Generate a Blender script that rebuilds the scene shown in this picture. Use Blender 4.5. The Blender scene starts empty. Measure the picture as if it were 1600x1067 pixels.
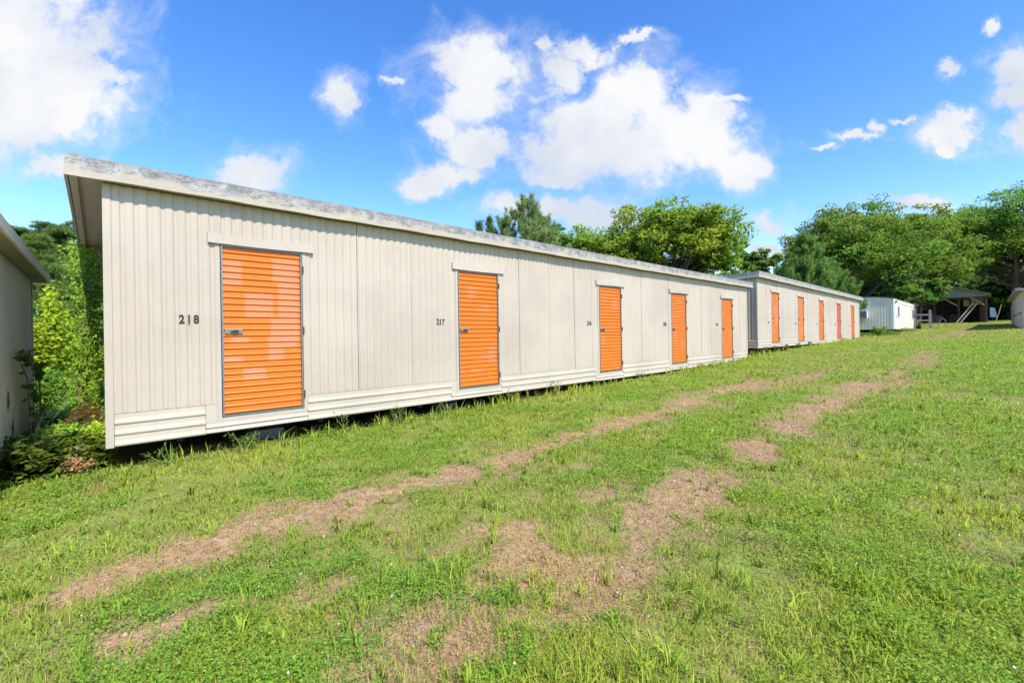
import bpy, bmesh, math, random
import numpy as np
from mathutils import Vector, Matrix, Euler, noise as mnoise
R = math.radians
random.seed(7)
scn = bpy.context.scene
COL = scn.collection

# ------------------------------------------------------------------ camera
F_PX, ROLL, HC = 691.0, 0.016, 523.0        # focal length and horizon of the 1600 px photograph
AZ = R(47.15)                               # view direction, counted from the long axis of the buildings
cam_d = bpy.data.cameras.new("camera"); cam = bpy.data.objects.new("camera", cam_d); COL.objects.link(cam)
cam_d.sensor_width = 36.0; cam_d.lens = 36.0*F_PX/1600.0
cam_d.shift_y = -(533.5-HC)/1600.0
cam_d.clip_start = 0.05; cam_d.clip_end = 3000
cam.matrix_world = Matrix.Rotation(AZ-R(90), 4, 'Z') @ Matrix.Rotation(R(90), 4, 'X') @ Matrix.Rotation(-ROLL, 4, 'Z')
scn.camera = cam
FWD = Vector((math.cos(AZ), math.sin(AZ), 0)); RGT = Vector((math.sin(AZ), -math.cos(AZ), 0))

# ------------------------------------------------------------------ exposure, sun, sky
scn.view_settings.view_transform = 'Standard'; scn.view_settings.look = 'None'
scn.view_settings.exposure = 1.42; scn.view_settings.gamma = 1.0
SUN_AZ, SUN_EL = R(-96), R(49)              # azimuth from +X
sd = Vector((math.cos(SUN_AZ)*math.cos(SUN_EL), math.sin(SUN_AZ)*math.cos(SUN_EL), math.sin(SUN_EL)))
sl = bpy.data.lights.new("sun", 'SUN'); sl.energy = 2.35; sl.angle = R(1.2); sl.color = (1.0, 0.92, 0.78)
so = bpy.data.objects.new("sun", sl); COL.objects.link(so); so.rotation_euler = sd.to_track_quat('Z', 'Y').to_euler()
so.location = (0, -20, 30)
SKY_STRENGTH = 0.15

def node_world():
    w = bpy.data.worlds.new("World"); scn.world = w; w.use_nodes = True
    nt = w.node_tree; N = nt.nodes; L = nt.links; N.clear()
    out = N.new('ShaderNodeOutputWorld'); bg = N.new('ShaderNodeBackground'); bg.inputs[1].default_value = SKY_STRENGTH
    L.new(bg.outputs[0], out.inputs[0])
    sky = N.new('ShaderNodeTexSky'); sky.sky_type = 'NISHITA'; sky.sun_disc = False
    sky.sun_elevation = SUN_EL; sky.sun_rotation = math.atan2(sd.x, sd.y)
    sky.air_density = 1.0; sky.dust_density = 0.3; sky.ozone_density = 1.6
    hs = N.new('ShaderNodeHueSaturation'); hs.inputs['Hue'].default_value = 0.510; hs.inputs['Saturation'].default_value = 1.34; hs.inputs['Value'].default_value = 0.76
    L.new(sky.outputs[0], hs.inputs['Color'])
    tc = N.new('ShaderNodeTexCoord')
    def vdot(v):
        n = N.new('ShaderNodeVectorMath'); n.operation = 'DOT_PRODUCT'; L.new(tc.outputs['Generated'], n.inputs[0]); n.inputs[1].default_value = v; return n.outputs['Value']
    def m(op, a, b=None, c=None, clamp=False):
        n = N.new('ShaderNodeMath'); n.operation = op; n.use_clamp = clamp
        for i, q in enumerate((a, b, c)):
            if q is None: continue
            if isinstance(q, (int, float)): n.inputs[i].default_value = q
            else: L.new(q, n.inputs[i])
        return n.outputs[0]
    f = m('MAXIMUM', vdot(tuple(FWD)), 0.05)
    u = m('DIVIDE', vdot(tuple(RGT)), f); v = m('DIVIDE', vdot((0, 0, 1)), f)
    cmb = N.new('ShaderNodeCombineXYZ'); L.new(u, cmb.inputs[0]); L.new(v, cmb.inputs[1])
    def nz(scale, detail, rough, src=None, off=(0, 0, 0), out='Fac', dist=0.0):
        n = N.new('ShaderNodeTexNoise'); n.inputs['Scale'].default_value = scale; n.inputs['Detail'].default_value = detail
        n.inputs['Roughness'].default_value = rough; n.inputs['Distortion'].default_value = dist
        a = N.new('ShaderNodeVectorMath'); a.operation = 'ADD'; L.new(src or cmb.outputs[0], a.inputs[0]); a.inputs[1].default_value = off
        L.new(a.outputs[0], n.inputs['Vector']); return n.outputs[out]
    # warp of the cloud outlines
    wp = nz(4.5, 5, 0.6, out='Color', off=(3.1, 1.7, 0))
    ws = N.new('ShaderNodeVectorMath'); ws.operation = 'SUBTRACT'; L.new(wp, ws.inputs[0]); ws.inputs[1].default_value = (.5, .5, .5)
    wm0 = N.new('ShaderNodeVectorMath'); wm0.operation = 'MULTIPLY_ADD'; L.new(ws.outputs[0], wm0.inputs[0]); wm0.inputs[1].default_value = (.10, .10, 0); L.new(cmb.outputs[0], wm0.inputs[2])
    wp2 = nz(17, 8, 0.68, out='Color', off=(5.1, 2.7, 3)); ws2 = N.new('ShaderNodeVectorMath'); ws2.operation = 'SUBTRACT'; L.new(wp2, ws2.inputs[0]); ws2.inputs[1].default_value = (.5, .5, .5)
    wm = N.new('ShaderNodeVectorMath'); wm.operation = 'MULTIPLY_ADD'; L.new(ws2.outputs[0], wm.inputs[0]); wm.inputs[1].default_value = (.085, .075, 0); L.new(wm0.outputs[0], wm.inputs[2])
    # cloud bodies: centre x, y, half width, half height in photograph pixels -> directions
    B = [(30, 60, 130, 110), (80, 130, 110, 60), (-30, 150, 110, 75), (60, 175, 80, 48), (170, 108, 42, 14), (95, 255, 45, 14),
         (745, 110, 68, 62), (735, 160, 60, 36), (690, 205, 32, 34), (745, 235, 58, 30), (700, 275, 42, 16), (665, 288, 34, 14),
         (1000, 150, 70, 52), (940, 190, 110, 50), (1060, 200, 80, 50), (900, 240, 110, 40), (1010, 235, 120, 38), (1110, 225, 60, 34),
         (1165, 262, 34, 28), (1100, 180, 60, 22), (905, 80, 55, 20), (880, 110, 28, 30), (1000, 60, 34, 8), (850, 68, 12, 14),
         (880, 275, 60, 16), (800, 320, 44, 18), (880, 325, 70, 18), (920, 340, 40, 14), (1130, 152, 34, 8),
         (538, 152, 26, 28), (395, 268, 46, 26), (1490, 212, 46, 20), (1500, 190, 30, 12), (1475, 235, 20, 8), (1580, 110, 44, 28), (1598, 150, 44, 34), (1600, 210, 28, 26),
         (1482, 110, 16, 12), (1340, 215, 34, 6), (1375, 200, 12, 8), (1290, 232, 14, 4), (1200, 348, 26, 15), (1195, 388, 30, 12), (1440, 320, 50, 12), (1545, 40, 10, 10), (1410, 188, 10, 4),(620,120,14,5)]
    d = None
    for (x, y, rx, ry) in B:
        # undo the roll of the photograph
        ux, vy = (x-800)/F_PX, -(y-HC)/F_PX
        cx, cy = ux+vy*ROLL, vy-ux*ROLL
        s = N.new('ShaderNodeVectorMath'); s.operation = 'SUBTRACT'; L.new(wm.outputs[0], s.inputs[0]); s.inputs[1].default_value = (cx, cy, 0)
        k = N.new('ShaderNodeVectorMath'); k.operation = 'MULTIPLY'; L.new(s.outputs[0], k.inputs[0]); k.inputs[1].default_value = (F_PX/rx/1.12, F_PX/ry/1.12, 0)
        ln = N.new('ShaderNodeVectorMath'); ln.operation = 'LENGTH'; L.new(k.outputs[0], ln.inputs[0])
        # distance outside the ellipse in absolute terms keeps small puffs crisp
        d = ln.outputs['Value'] if d is None else m('SMOOTH_MIN', d, ln.outputs['Value'], 0.25)
    n1 = nz(9, 8, 0.62, off=(0, 0, 2.2), dist=.4)
    n1b = nz(26, 6, 0.65, off=(0, 0, 7.2))
    nn = m('ADD', m('MULTIPLY', m('SUBTRACT', n1, .5), 1.9), m('MULTIPLY', m('SUBTRACT', n1b, .5), 0.75))
    e = m('ADD', d, nn)
    mr = N.new('ShaderNodeMapRange'); mr.interpolation_type = 'SMOOTHSTEP'; L.new(e, mr.inputs[0])
    mr.inputs[1].default_value = 1.32; mr.inputs[2].default_value = 0.55; mr.inputs[3].default_value = 0; mr.inputs[4].default_value = 1
    # thin veil round the bodies
    mv = N.new('ShaderNodeMapRange'); mv.interpolation_type = 'SMOOTHSTEP'; L.new(m('ADD', d, m('MULTIPLY', m('SUBTRACT', n1, .5), 3.0)), mv.inputs[0])
    mv.inputs[1].default_value = 1.8; mv.inputs[2].default_value = 0.55; mv.inputs[3].default_value = 0; mv.inputs[4].default_value = .42
    dens = m('MAXIMUM', mr.outputs[0], mv.outputs[0])
    # body shading: a little grey in the thick parts
    n2 = nz(3.2, 5, .55, off=(0, 0, 9.1))
    cr = N.new('ShaderNodeMix'); cr.data_type = 'RGBA'
    mr2 = N.new('ShaderNodeMapRange'); L.new(n2, mr2.inputs[0]); mr2.inputs[1].default_value = .38; mr2.inputs[2].default_value = .62
    L.new(mr2.outputs[0], cr.inputs[0]); K = 0.375/SKY_STRENGTH
    cr.inputs[6].default_value = (0.70*K, 0.76*K, 0.87*K, 1); cr.inputs[7].default_value = (0.96*K, .97*K, .99*K, 1)
    mx = N.new('ShaderNodeMix'); mx.data_type = 'RGBA'; L.new(dens, mx.inputs[0]); L.new(hs.outputs[0], mx.inputs[6]); L.new(cr.outputs[2], mx.inputs[7])
    # only above the horizon
    up = N.new('ShaderNodeMapRange'); L.new(vdot((0, 0, 1)), up.inputs[0]); up.inputs[1].default_value = -.02; up.inputs[2].default_value = .02
    mx2 = N.new('ShaderNodeMix'); mx2.data_type = 'RGBA'; L.new(up.outputs[0], mx2.inputs[0]); mx2.inputs[6].default_value = (.9, 1.2, .5, 1); L.new(mx.outputs[2], mx2.inputs[7])
    L.new(mx2.outputs[2], bg.inputs[0])
node_world()

# ------------------------------------------------------------------ terrain function
def vnoise(x, y, s, seed=0):
    x = np.asarray(x, float)/s + seed*17.13; y = np.asarray(y, float)/s - seed*9.71
    xi = np.floor(x).astype(np.int64); yi = np.floor(y).astype(np.int64); fx = x-xi; fy = y-yi
    fx = fx*fx*(3-2*fx); fy = fy*fy*(3-2*fy)
    def h(a, b):
        n = (a*374761393 + b*668265263 + seed*1442695) & 0xffffffff
        n = ((n ^ (n >> 13))*1274126177) & 0xffffffff
        return ((n ^ (n >> 16)) & 0xffff)/65535.0
    return (h(xi, yi)*(1-fx)+h(xi+1, yi)*fx)*(1-fy)+(h(xi, yi+1)*(1-fx)+h(xi+1, yi+1)*fx)*fy
def fbm(x, y, s, seed=0, o=4, g=.5):
    t = 0; a = 1; n = 0
    for i in range(o):
        t = t+a*vnoise(x, y, s/(2**i), seed+i*3); n += a; a *= g
    return t/n
def sstep(a, b, x):
    t = np.clip((x-a)/(b-a), 0, 1); return t*t*(3-2*t)
AX = [-200, -30, -5, 0, 3, 8, 12, 18, 20, 30, 40, 47, 62, 78, 100, 200, 700]
AZs = [-9, -3.2, -1.68, -1.37, -1.38, -1.27, -1.18, -1.05, -.97, -.76, -.6, -.44, -.1, .6, 1.0, 2.2, 3]
BX = [-200, -30, -5, 0, 8, 20, 47, 62, 78, 100, 200, 700]
BZs = [-9, -3.0, -1.75, -1.47, -1.25, -.85, -.16, .1, .6, 1.0, 2.2, 3]
def height(x, y, fine=True):
    x = np.asarray(x, float); y = np.asarray(y, float)
    a = np.interp(x, AX, AZs); b = np.interp(x, BX, BZs)
    t = np.clip((y+1)/7.0, 0, 1); h = b*(1-t)+a*t
    drop = np.where(x < 45, .075, .03*np.ones_like(x))
    over = np.clip(y-6.4, 0, 26); h = h-drop*over*sstep(75, 40, x)
    h = h+np.clip(y-34, 0, 60)*.03
    h = h+np.clip(-y-12, 0, 200)*.0
    # wheel ruts
    for yc in (3.55, 1.65): h = h-.025*np.exp(-((y-yc)/.3)**2)
    if fine:
        near = sstep(30, 8, np.hypot(x, y))
        h = h+(fbm(x, y, 1.1, 5)-.5)*.06+(vnoise(x, y, .12, 8)-.5)*.012*near
    return h
def hz(x, y): return float(height(x, y))
def pray(px, py):
    c = 1/math.sqrt(1+ROLL*ROLL); u = px-800; v = -(py-HC)
    r = (u+v*ROLL)*c; up = (-u*ROLL+v)*c
    return Vector((F_PX*FWD.x+r*RGT.x, F_PX*FWD.y+r*RGT.y, up))
def ground_at(px, py):                       # where the photograph's pixel meets the terrain
    d = pray(px, py); lo = 0
    for i in range(1, 4000):
        t = i*.00005*(1+i*.01); p = d*t
        if p.z < hz(p.x, p.y): return (p.x, p.y)
    return (p.x, p.y)
def at_depth(px, z):                         # ground position at a bearing and depth
    d = pray(px, HC); d = d*(z/F_PX); return d.x, d.y
def z_of(py, z, px=800): return (HC-ROLL*(px-800)-py)*z/F_PX

# dirt patches (world positions found from the photograph)
PATCH = []
for (px, py, rx, ry) in [(150, 930, .22, .10), (330, 870, .3, .16), (440, 820, .4, .2), (540, 795, .5, .3), (620, 775, .5, .28), (700, 750, .4, .22), (800, 722, .4, .16), (870, 700, .7, .18), (930, 682, .8, .22), (1000, 662, .8, .2), (1060, 638, .8, .2), (1160, 607, 1.2, .25), (1060, 632, .5, .15),
        (800, 845, .26, .18), (820, 890, .22, .2), (790, 940, .25, .2), (740, 1010, .3, .22), (700, 1055, .4, .2), (900, 905, .25, .12), (950, 930, .28, .14), (960, 780, .2, .1), (1050, 820, .42, .2), (1085, 790, .35, .16), (1110, 755, .4, .22), (1180, 710, .5, .24), (1250, 665, .8, .25),
        (1260, 648, 1.2, .3), (1300, 632, 1.4, .3), (1350, 605, 1.8, .3), (1390, 590, 2.2, .35), (270, 1010, .25, .12), (520, 930, .2, .1), (360, 960, .15, .1), (1270, 590, 1.5, .2), (1210, 600, 1.2, .2), (1500, 520, 6, .5), (1440, 560, 4, .4), (880, 1010, .15, .1)]:
    q = ground_at(px, py); PATCH.append((q[0], q[1], rx, ry))
def bare(x, y):                              # 1 = bare soil, 0 = full turf
    wob = (fbm(x, y, 2.5, 31)-.5)*.5+(fbm(x, y, .5, 33, 3)-.5)*.55
    wob2 = (fbm(x, y, .45, 37, 3)-.5)*.6
    m = np.zeros_like(np.asarray(x, float))
    for yc, w, am in ((3.55, .6, .43), (1.62, .55, .46)):
        m = np.maximum(m, am*np.exp(-((y-yc+wob)/w)**2)*sstep(90, 60, x)*sstep(-.6, 1.6, x)*(.45+1.0*fbm(x, y*.3, 1.9, 35, 2)))
    n = fbm(x, y, .55, 41, 4, .6)
    m = m*(.55+.9*n)
    for (cx, cy, rx, ry) in PATCH:
        d = ((x-cx+wob2)/rx)**2+((y-cy+wob*.5)/ry)**2
        m = np.maximum(m, 1.0*np.exp(-d*.38))
    g = fbm(x, y, .38, 52, 5, .72)
    m = m+(g-.5)*1.5+(vnoise(x, y, .07, 57)-.5)*.35
    m = m+(fbm(x, y, .15, 58, 2)-.5)*.8+.20*np.exp(-((y-2.5)/1.6)**2)*sstep(16, 5, x)
    m = m+.22*sstep(.62, .78, fbm(x, y, .8, 77))
    m = m*np.where((np.asarray(y) > 5.0) & (np.asarray(x) > -1) & (np.asarray(x) < 42), .55, 1)
    return sstep(.26, 1.12, m)

# ------------------------------------------------------------------ materials
def mat(name): 
    m = bpy.data.materials.new(name); m.use_nodes = True; nt = m.node_tree
    return m, nt.nodes, nt.links, nt.nodes['Principled BSDF']
def setc(b, c): b.inputs['Base Color'].default_value = (*c, 1)
def noise_node(N, L, scale, detail=5, rough=.6, src=None, vscale=None):
    tc = N.new('ShaderNodeTexCoord'); n = N.new('ShaderNodeTexNoise')
    n.inputs['Scale'].default_value = scale; n.inputs['Detail'].default_value = detail; n.inputs['Roughness'].default_value = rough
    if vscale:
        mp = N.new('ShaderNodeMapping'); mp.inputs['Scale'].default_value = vscale; L.new(tc.outputs['Object'], mp.inputs[0]); L.new(mp.outputs[0], n.inputs['Vector'])
    else: L.new(tc.outputs['Object'], n.inputs['Vector'])
    return n.outputs['Fac']
def ramp(N, L, fac, stops):
    r = N.new('ShaderNodeValToRGB'); cr = r.color_ramp
    while len(cr.elements) < len(stops): cr.elements.new(.5)
    for e, (p, c) in zip(cr.elements, stops): e.position = p; e.color = (*c, 1) if len(c) == 3 else c
    L.new(fac, r.inputs[0]); return r.outputs[0]
def mixc(N, L, fac, a, b, mode='MIX'):
    m = N.new('ShaderNodeMix'); m.data_type = 'RGBA'; m.blend_type = mode
    for i, q in ((0, fac), (6, a), (7, b)):
        if hasattr(q, 'links'): L.new(q, m.inputs[i])
        elif isinstance(q, tuple): m.inputs[i].default_value = (*q, 1) if len(q) == 3 else q
        else: m.inputs[i].default_value = q
    return m.outputs[2]
def bump(N, L, b, h, strength=.3, dist=.01):
    bp = N.new('ShaderNodeBump'); bp.inputs['Strength'].default_value = strength; bp.inputs['Distance'].default_value = dist
    L.new(h, bp.inputs['Height']); L.new(bp.outputs[0], b.inputs['Normal'])

def painted_metal(name, c1, c2, dirt=(.25, .19, .13), amt=.5, rough=.55, streak=True):
    m, N, L, b = mat(name)
    n = noise_node(N, L, 1.3, 6, .6); col = mixc(N, L, n, c1, c2)
    bl = noise_node(N, L, .55, 5, .65); col = mixc(N, L, ramp(N, L, bl, [(.42, (0, 0, 0)), (.66, (.42,)*3)]), col, tuple(v*.74 for v in c1))
    if streak:
        s = noise_node(N, L, 1.0, 6, .7, vscale=(22, 22, .9)); f = ramp(N, L, s, [(.5, (0, 0, 0)), (.78, (amt*.5,)*3)])
        col = mixc(N, L, f, col, dirt)
    s2 = noise_node(N, L, 38, 4, .7); f2 = ramp(N, L, s2, [(.69, (0, 0, 0)), (.74, (amt,)*3)])
    s4 = noise_node(N, L, 2.2, 3, .5); f4 = ramp(N, L, s4, [(.5, (0, 0, 0)), (.62, (1,)*3)])
    mm = N.new('ShaderNodeMath'); mm.operation = 'MULTIPLY'; L.new(f2, mm.inputs[0]); L.new(f4, mm.inputs[1])
    col = mixc(N, L, mm.outputs[0], col, dirt)
    L.new(col, b.inputs['Base Color']); b.inputs['Roughness'].default_value = rough
    s3 = noise_node(N, L, 5, 4, .5); bump(N, L, b, s3, .25, .012)
    return m
M = {}
M['siding'] = painted_metal('beige_siding', (.455, .39, .32), (.515, .45, .38), (.33, .26, .19), .5)
M['skirt'] = painted_metal('skirt_metal', (.46, .40, .325), (.525, .465, .385), (.31, .26, .19), .6)
M['trim'] = painted_metal('trim_paint', (.445, .39, .32), (.50, .445, .375), (.33, .26, .19), .5)
M['siding_old'] = painted_metal('dirty_siding', (.74, .62, .46), (.82, .72, .57), (.28, .2, .13), .8)
M['siding_pink'] = painted_metal('pale_siding', (.64, .52, .42), (.70, .59, .49), (.3, .25, .2), .5)
M['trailer'] = painted_metal('trailer_siding', (.66, .64, .55), (.72, .70, .62), (.38, .40, .3), .6)
M['trailer_white'] = painted_metal('white_panel', (.58, .63, .70), (.66, .70, .76), (.4, .42, .45), .3)
def simple(name, c, rough=.6, metal=0., var=.25, sc=8):
    m, N, L, b = mat(name); n = noise_node(N, L, sc, 5, .6)
    L.new(mixc(N, L, n, tuple(v*(1-var) for v in c), tuple(min(1, v*(1+var)) for v in c)), b.inputs['Base Color'])
    b.inputs['Roughness'].default_value = rough; b.inputs['Metallic'].default_value = metal; return m
M['black'] = simple('black_paint', (.015, .015, .015), .5)
M['seam'] = simple('seam_shadow_gap', (.10, .085, .07), .8)
M['galv'] = simple('galvanised_steel', (.22, .235, .25), .45, .6, .45, 30)
M['latch'] = simple('latch_steel', (.22, .26, .25), .45, .6, .35, 40)
M['hinge'] = simple('rusty_hinge', (.12, .06, .035), .7, .3, .4, 50)
M['glass'] = simple('window_glass', (.10, .12, .13), .08, 0., .3, 2)
M['ac'] = simple('ac_grille', (.22, .22, .21), .6, .2, .3, 60)
M['concrete'] = simple('concrete_block', (.26, .25, .23), .9, 0, .3, 20)
M['underframe'] = simple('under_frame_steel', (.03, .027, .025), .9, 0, .4, 10)
M['roofing'] = simple('roof_coating', (.40, .40, .40), .7, 0, .25, 3)
M['reddoor'] = None

def fascia_mat():
    m, N, L, b = mat('weathered_fascia')
    tc = N.new('ShaderNodeTexCoord'); sx = N.new('ShaderNodeSeparateXYZ'); L.new(tc.outputs['Object'], sx.inputs[0])
    base = mixc(N, L, noise_node(N, L, 3, 6, .65), (.37, .325, .26), (.46, .415, .34))
    a = N.new('ShaderNodeAttribute'); a.attribute_name = 'vfrac'
    n = noise_node(N, L, 3.2, 8, .68, vscale=(1, 1, 3.2))
    ad = N.new('ShaderNodeMath'); ad.operation = 'MULTIPLY_ADD'; L.new(n, ad.inputs[0]); ad.inputs[1].default_value = 1.5; L.new(a.outputs['Fac'], ad.inputs[2])
    f = ramp(N, L, ad.outputs[0], [(.0, (0, 0, 0)), (1.0, (1, 1, 1))])
    mr = N.new('ShaderNodeMapRange'); L.new(ad.outputs[0], mr.inputs[0]); mr.inputs[1].default_value = 1.02; mr.inputs[2].default_value = 1.16
    grey = mixc(N, L, ramp(N, L, noise_node(N, L, 6, 9, .75), [(.36, (0, 0, 0)), (.62, (1, 1, 1))]), (.17, .175, .18), (.44, .43, .415))
    col = mixc(N, L, mr.outputs[0], base, grey)
    cr = noise_node(N, L, 4.5, 9, .72, vscale=(1, 1, 2.2))
    rg = ramp(N, L, cr, [(.475, (0, 0, 0)), (.5, (1, 1, 1)), (.525, (0, 0, 0))])
    mul = N.new('ShaderNodeMath'); mul.operation = 'MULTIPLY'; L.new(rg, mul.inputs[0]); L.new(mr.outputs[0], mul.inputs[1])
    col = mixc(N, L, mul.outputs[0], col, (.12, .11, .10))
    mr3 = N.new('ShaderNodeMapRange'); L.new(ad.outputs[0], mr3.inputs[0]); mr3.inputs[1].default_value = 1.5; mr3.inputs[2].default_value = 1.8; mr3.inputs[4].default_value = .75
    col = mixc(N, L, mr3.outputs[0], col, (.2, .2, .205))
    L.new(col, b.inputs['Base Color']); b.inputs['Roughness'].default_value = .75
    bump(N, L, b, cr, .4, .02); return m
M['fascia'] = fascia_mat()
def soffit_mat():
    m, N, L, b = mat('soffit_board')
    n = noise_node(N, L, 6, 8, .7, vscale=(5, 1, 1)); col = mixc(N, L, n, (.36, .28, .19), (.58, .48, .36))
    n2 = noise_node(N, L, 11, 6, .7); col = mixc(N, L, ramp(N, L, n2, [(.62, (0, 0, 0)), (.66, (.9, .9, .9))]), col, (.09, .055, .035))
    L.new(col, b.inputs['Base Color']); b.inputs['Roughness'].default_value = .9; return m
M['soffit'] = soffit_mat()
def door_mat(name, c, fade):
    m, N, L, b = mat(name)
    n = noise_node(N, L, 2.5, 5, .6); col = mixc(N, L, n, tuple(v*.92 for v in c), tuple(min(1, v*1.08) for v in c))
    a = N.new('ShaderNodeAttribute'); a.attribute_name = 'fade'
    s = noise_node(N, L, 3.2, 7, .6); ff = ramp(N, L, s, [(.45, (.75,)*3), (.7, (1,)*3)])
    mu = N.new('ShaderNodeMath'); mu.operation = 'MULTIPLY'; L.new(a.outputs['Fac'], mu.inputs[0]); L.new(ff, mu.inputs[1])
    col = mixc(N, L, mu.outputs[0], col, fade)
    g = noise_node(N, L, 30, 6, .7, vscale=(1, 1, 4)); col = mixc(N, L, ramp(N, L, g, [(.6, (0, 0, 0)), (.8, (.35,)*3)]), col, (.25, .09, .03))
    L.new(col, b.inputs['Base Color']); b.inputs['Roughness'].default_value = .44
    return m
M['orange'] = door_mat('orange_door_paint', (.66, .155, .006), (.68, .235, .125))
M['orange_dull'] = door_mat('dull_orange_door_paint', (.66, .19, .02), (.72, .33, .19))
M['reddoor'] = door_mat('red_door_paint', (.62, .10, .045), (.70, .25, .18))
def wood_mat(name, c1, c2, vs=(8, 8, 1)):
    m, N, L, b = mat(name); n = noise_node(N, L, 3, 8, .7, vscale=vs)
    L.new(mixc(N, L, n, c1, c2), b.inputs['Base Color']); b.inputs['Roughness'].default_value = .85; bump(N, L, b, n, .4, .01); return m
M['wood_grey'] = wood_mat('weathered_lumber', (.20, .16, .13), (.44, .38, .32))
M['wood_dark'] = wood_mat('dark_barn_post', (.035, .02, .016), (.08, .045, .035))
M['wood_tan'] = wood_mat('tan_lumber', (.30, .17, .08), (.48, .30, .16))
M['board'] = wood_mat('old_barn_board', (.09, .08, .07), (.22, .20, .18), (1, 1, 6))
M['tin'] = wood_mat('grey_barn_tin', (.16, .17, .16), (.30, .31, .29), (5, 5, .7))
M['ladder'] = simple('pale_ladder', (.5, .47, .4), .6)
M['tarp'] = simple('pale_blue_sheet', (.26, .34, .44), .4)
M['bark'] = wood_mat('bark', (.05, .04, .03), (.13, .105, .08), (3, 3, .6))
M['bark_pine'] = wood_mat('pine_bark', (.10, .07, .05), (.24, .17, .12), (3, 3, .6))
M['twig'] = wood_mat('dead_twig', (.16, .10, .07), (.34, .25, .18))
def leaf_mat(name, trans=.35, rough=.5, spec=.3, upn=.35):
    m, N, L, b = mat(name); N.remove(b)
    out = [n for n in N if n.type == 'OUTPUT_MATERIAL'][0]
    a = N.new('ShaderNodeAttribute'); a.attribute_name = 'Col'
    p = N.new('ShaderNodeBsdfPrincipled'); L.new(a.outputs['Color'], p.inputs['Base Color']); p.inputs['Roughness'].default_value = rough
    p.inputs['Specular IOR Level'].default_value = spec
    t = N.new('ShaderNodeBsdfTranslucent'); 
    hs = N.new('ShaderNodeHueSaturation'); hs.inputs['Value'].default_value = 1.5; hs.inputs['Hue'].default_value = .485; hs.inputs['Saturation'].default_value = 1.1; L.new(a.outputs['Color'], hs.inputs['Color']); L.new(hs.outputs[0], t.inputs[0])
    # leaves of one tuft scatter light among themselves: shading normal eased towards the sky
    ge = N.new('ShaderNodeNewGeometry'); sc = N.new('ShaderNodeVectorMath'); sc.operation = 'SCALE'; sc.inputs['Scale'].default_value = 1-upn; L.new(ge.outputs['Normal'], sc.inputs[0])
    ad = N.new('ShaderNodeVectorMath'); ad.operation = 'ADD'; L.new(sc.outputs[0], ad.inputs[0]); ad.inputs[1].default_value = (0, 0, upn)
    no = N.new('ShaderNodeVectorMath'); no.operation = 'NORMALIZE'; L.new(ad.outputs[0], no.inputs[0]); L.new(no.outputs[0], p.inputs['Normal'])
    mx = N.new('ShaderNodeMixShader'); mx.inputs[0].default_value = trans; L.new(p.outputs[0], mx.inputs[1]); L.new(t.outputs[0], mx.inputs[2]); L.new(mx.outputs[0], out.inputs[0])
    return m
M['leaf'] = leaf_mat('foliage', .42, .5, .2, .6); M['grass'] = leaf_mat('grass_blades', .32, .6, .12, .72)
def ground_mat():
    m, N, L, b = mat('soil_and_thatch')
    a = N.new('ShaderNodeAttribute'); a.attribute_name = 'bare'
    n = noise_node(N, L, 2.2, 8, .65); n2 = noise_node(N, L, 55, 4, .7); n3 = noise_node(N, L, 14, 6, .7)
    soil = mixc(N, L, n, (.35, .195, .10), (.50, .345, .19))
    soil = mixc(N, L, ramp(N, L, n3, [(.42, (0, 0, 0)), (.62, (.7,)*3)]), soil, (.19, .10, .06))
    soil = mixc(N, L, ramp(N, L, n2, [(.55, (0, 0, 0)), (.66, (.75,)*3)]), soil, (.52, .41, .32))
    th = mixc(N, L, n3, (.17, .22, .045), (.27, .31, .075))
    th = mixc(N, L, ramp(N, L, n2, [(.5, (0, 0, 0)), (.7, (.6,)*3)]), th, (.20, .17, .06))
    th = mixc(N, L, ramp(N, L, noise_node(N, L, 3.5, 6, .7), [(.48, (0, 0, 0)), (.62, (.6,)*3)]), th, (.17, .105, .05))
    col = mixc(N, L, a.outputs['Fac'], th, soil)
    L.new(col, b.inputs['Base Color']); b.inputs['Roughness'].default_value = .95; b.inputs['Specular IOR Level'].default_value = .1
    vo = N.new('ShaderNodeTexVoronoi'); vo.inputs['Scale'].default_value = 60; tc = N.new('ShaderNodeTexCoord'); L.new(tc.outputs['Object'], vo.inputs['Vector'])
    mm = N.new('ShaderNodeMath'); mm.operation = 'ADD'; L.new(vo.outputs['Distance'], mm.inputs[0]); L.new(n3, mm.inputs[1])
    bump(N, L, b, mm.outputs[0], .7, .012); return m
M['ground'] = ground_mat()
M['pebble'] = simple('pebbles', (.42, .32, .25), .9, 0, .5, 25)

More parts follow.
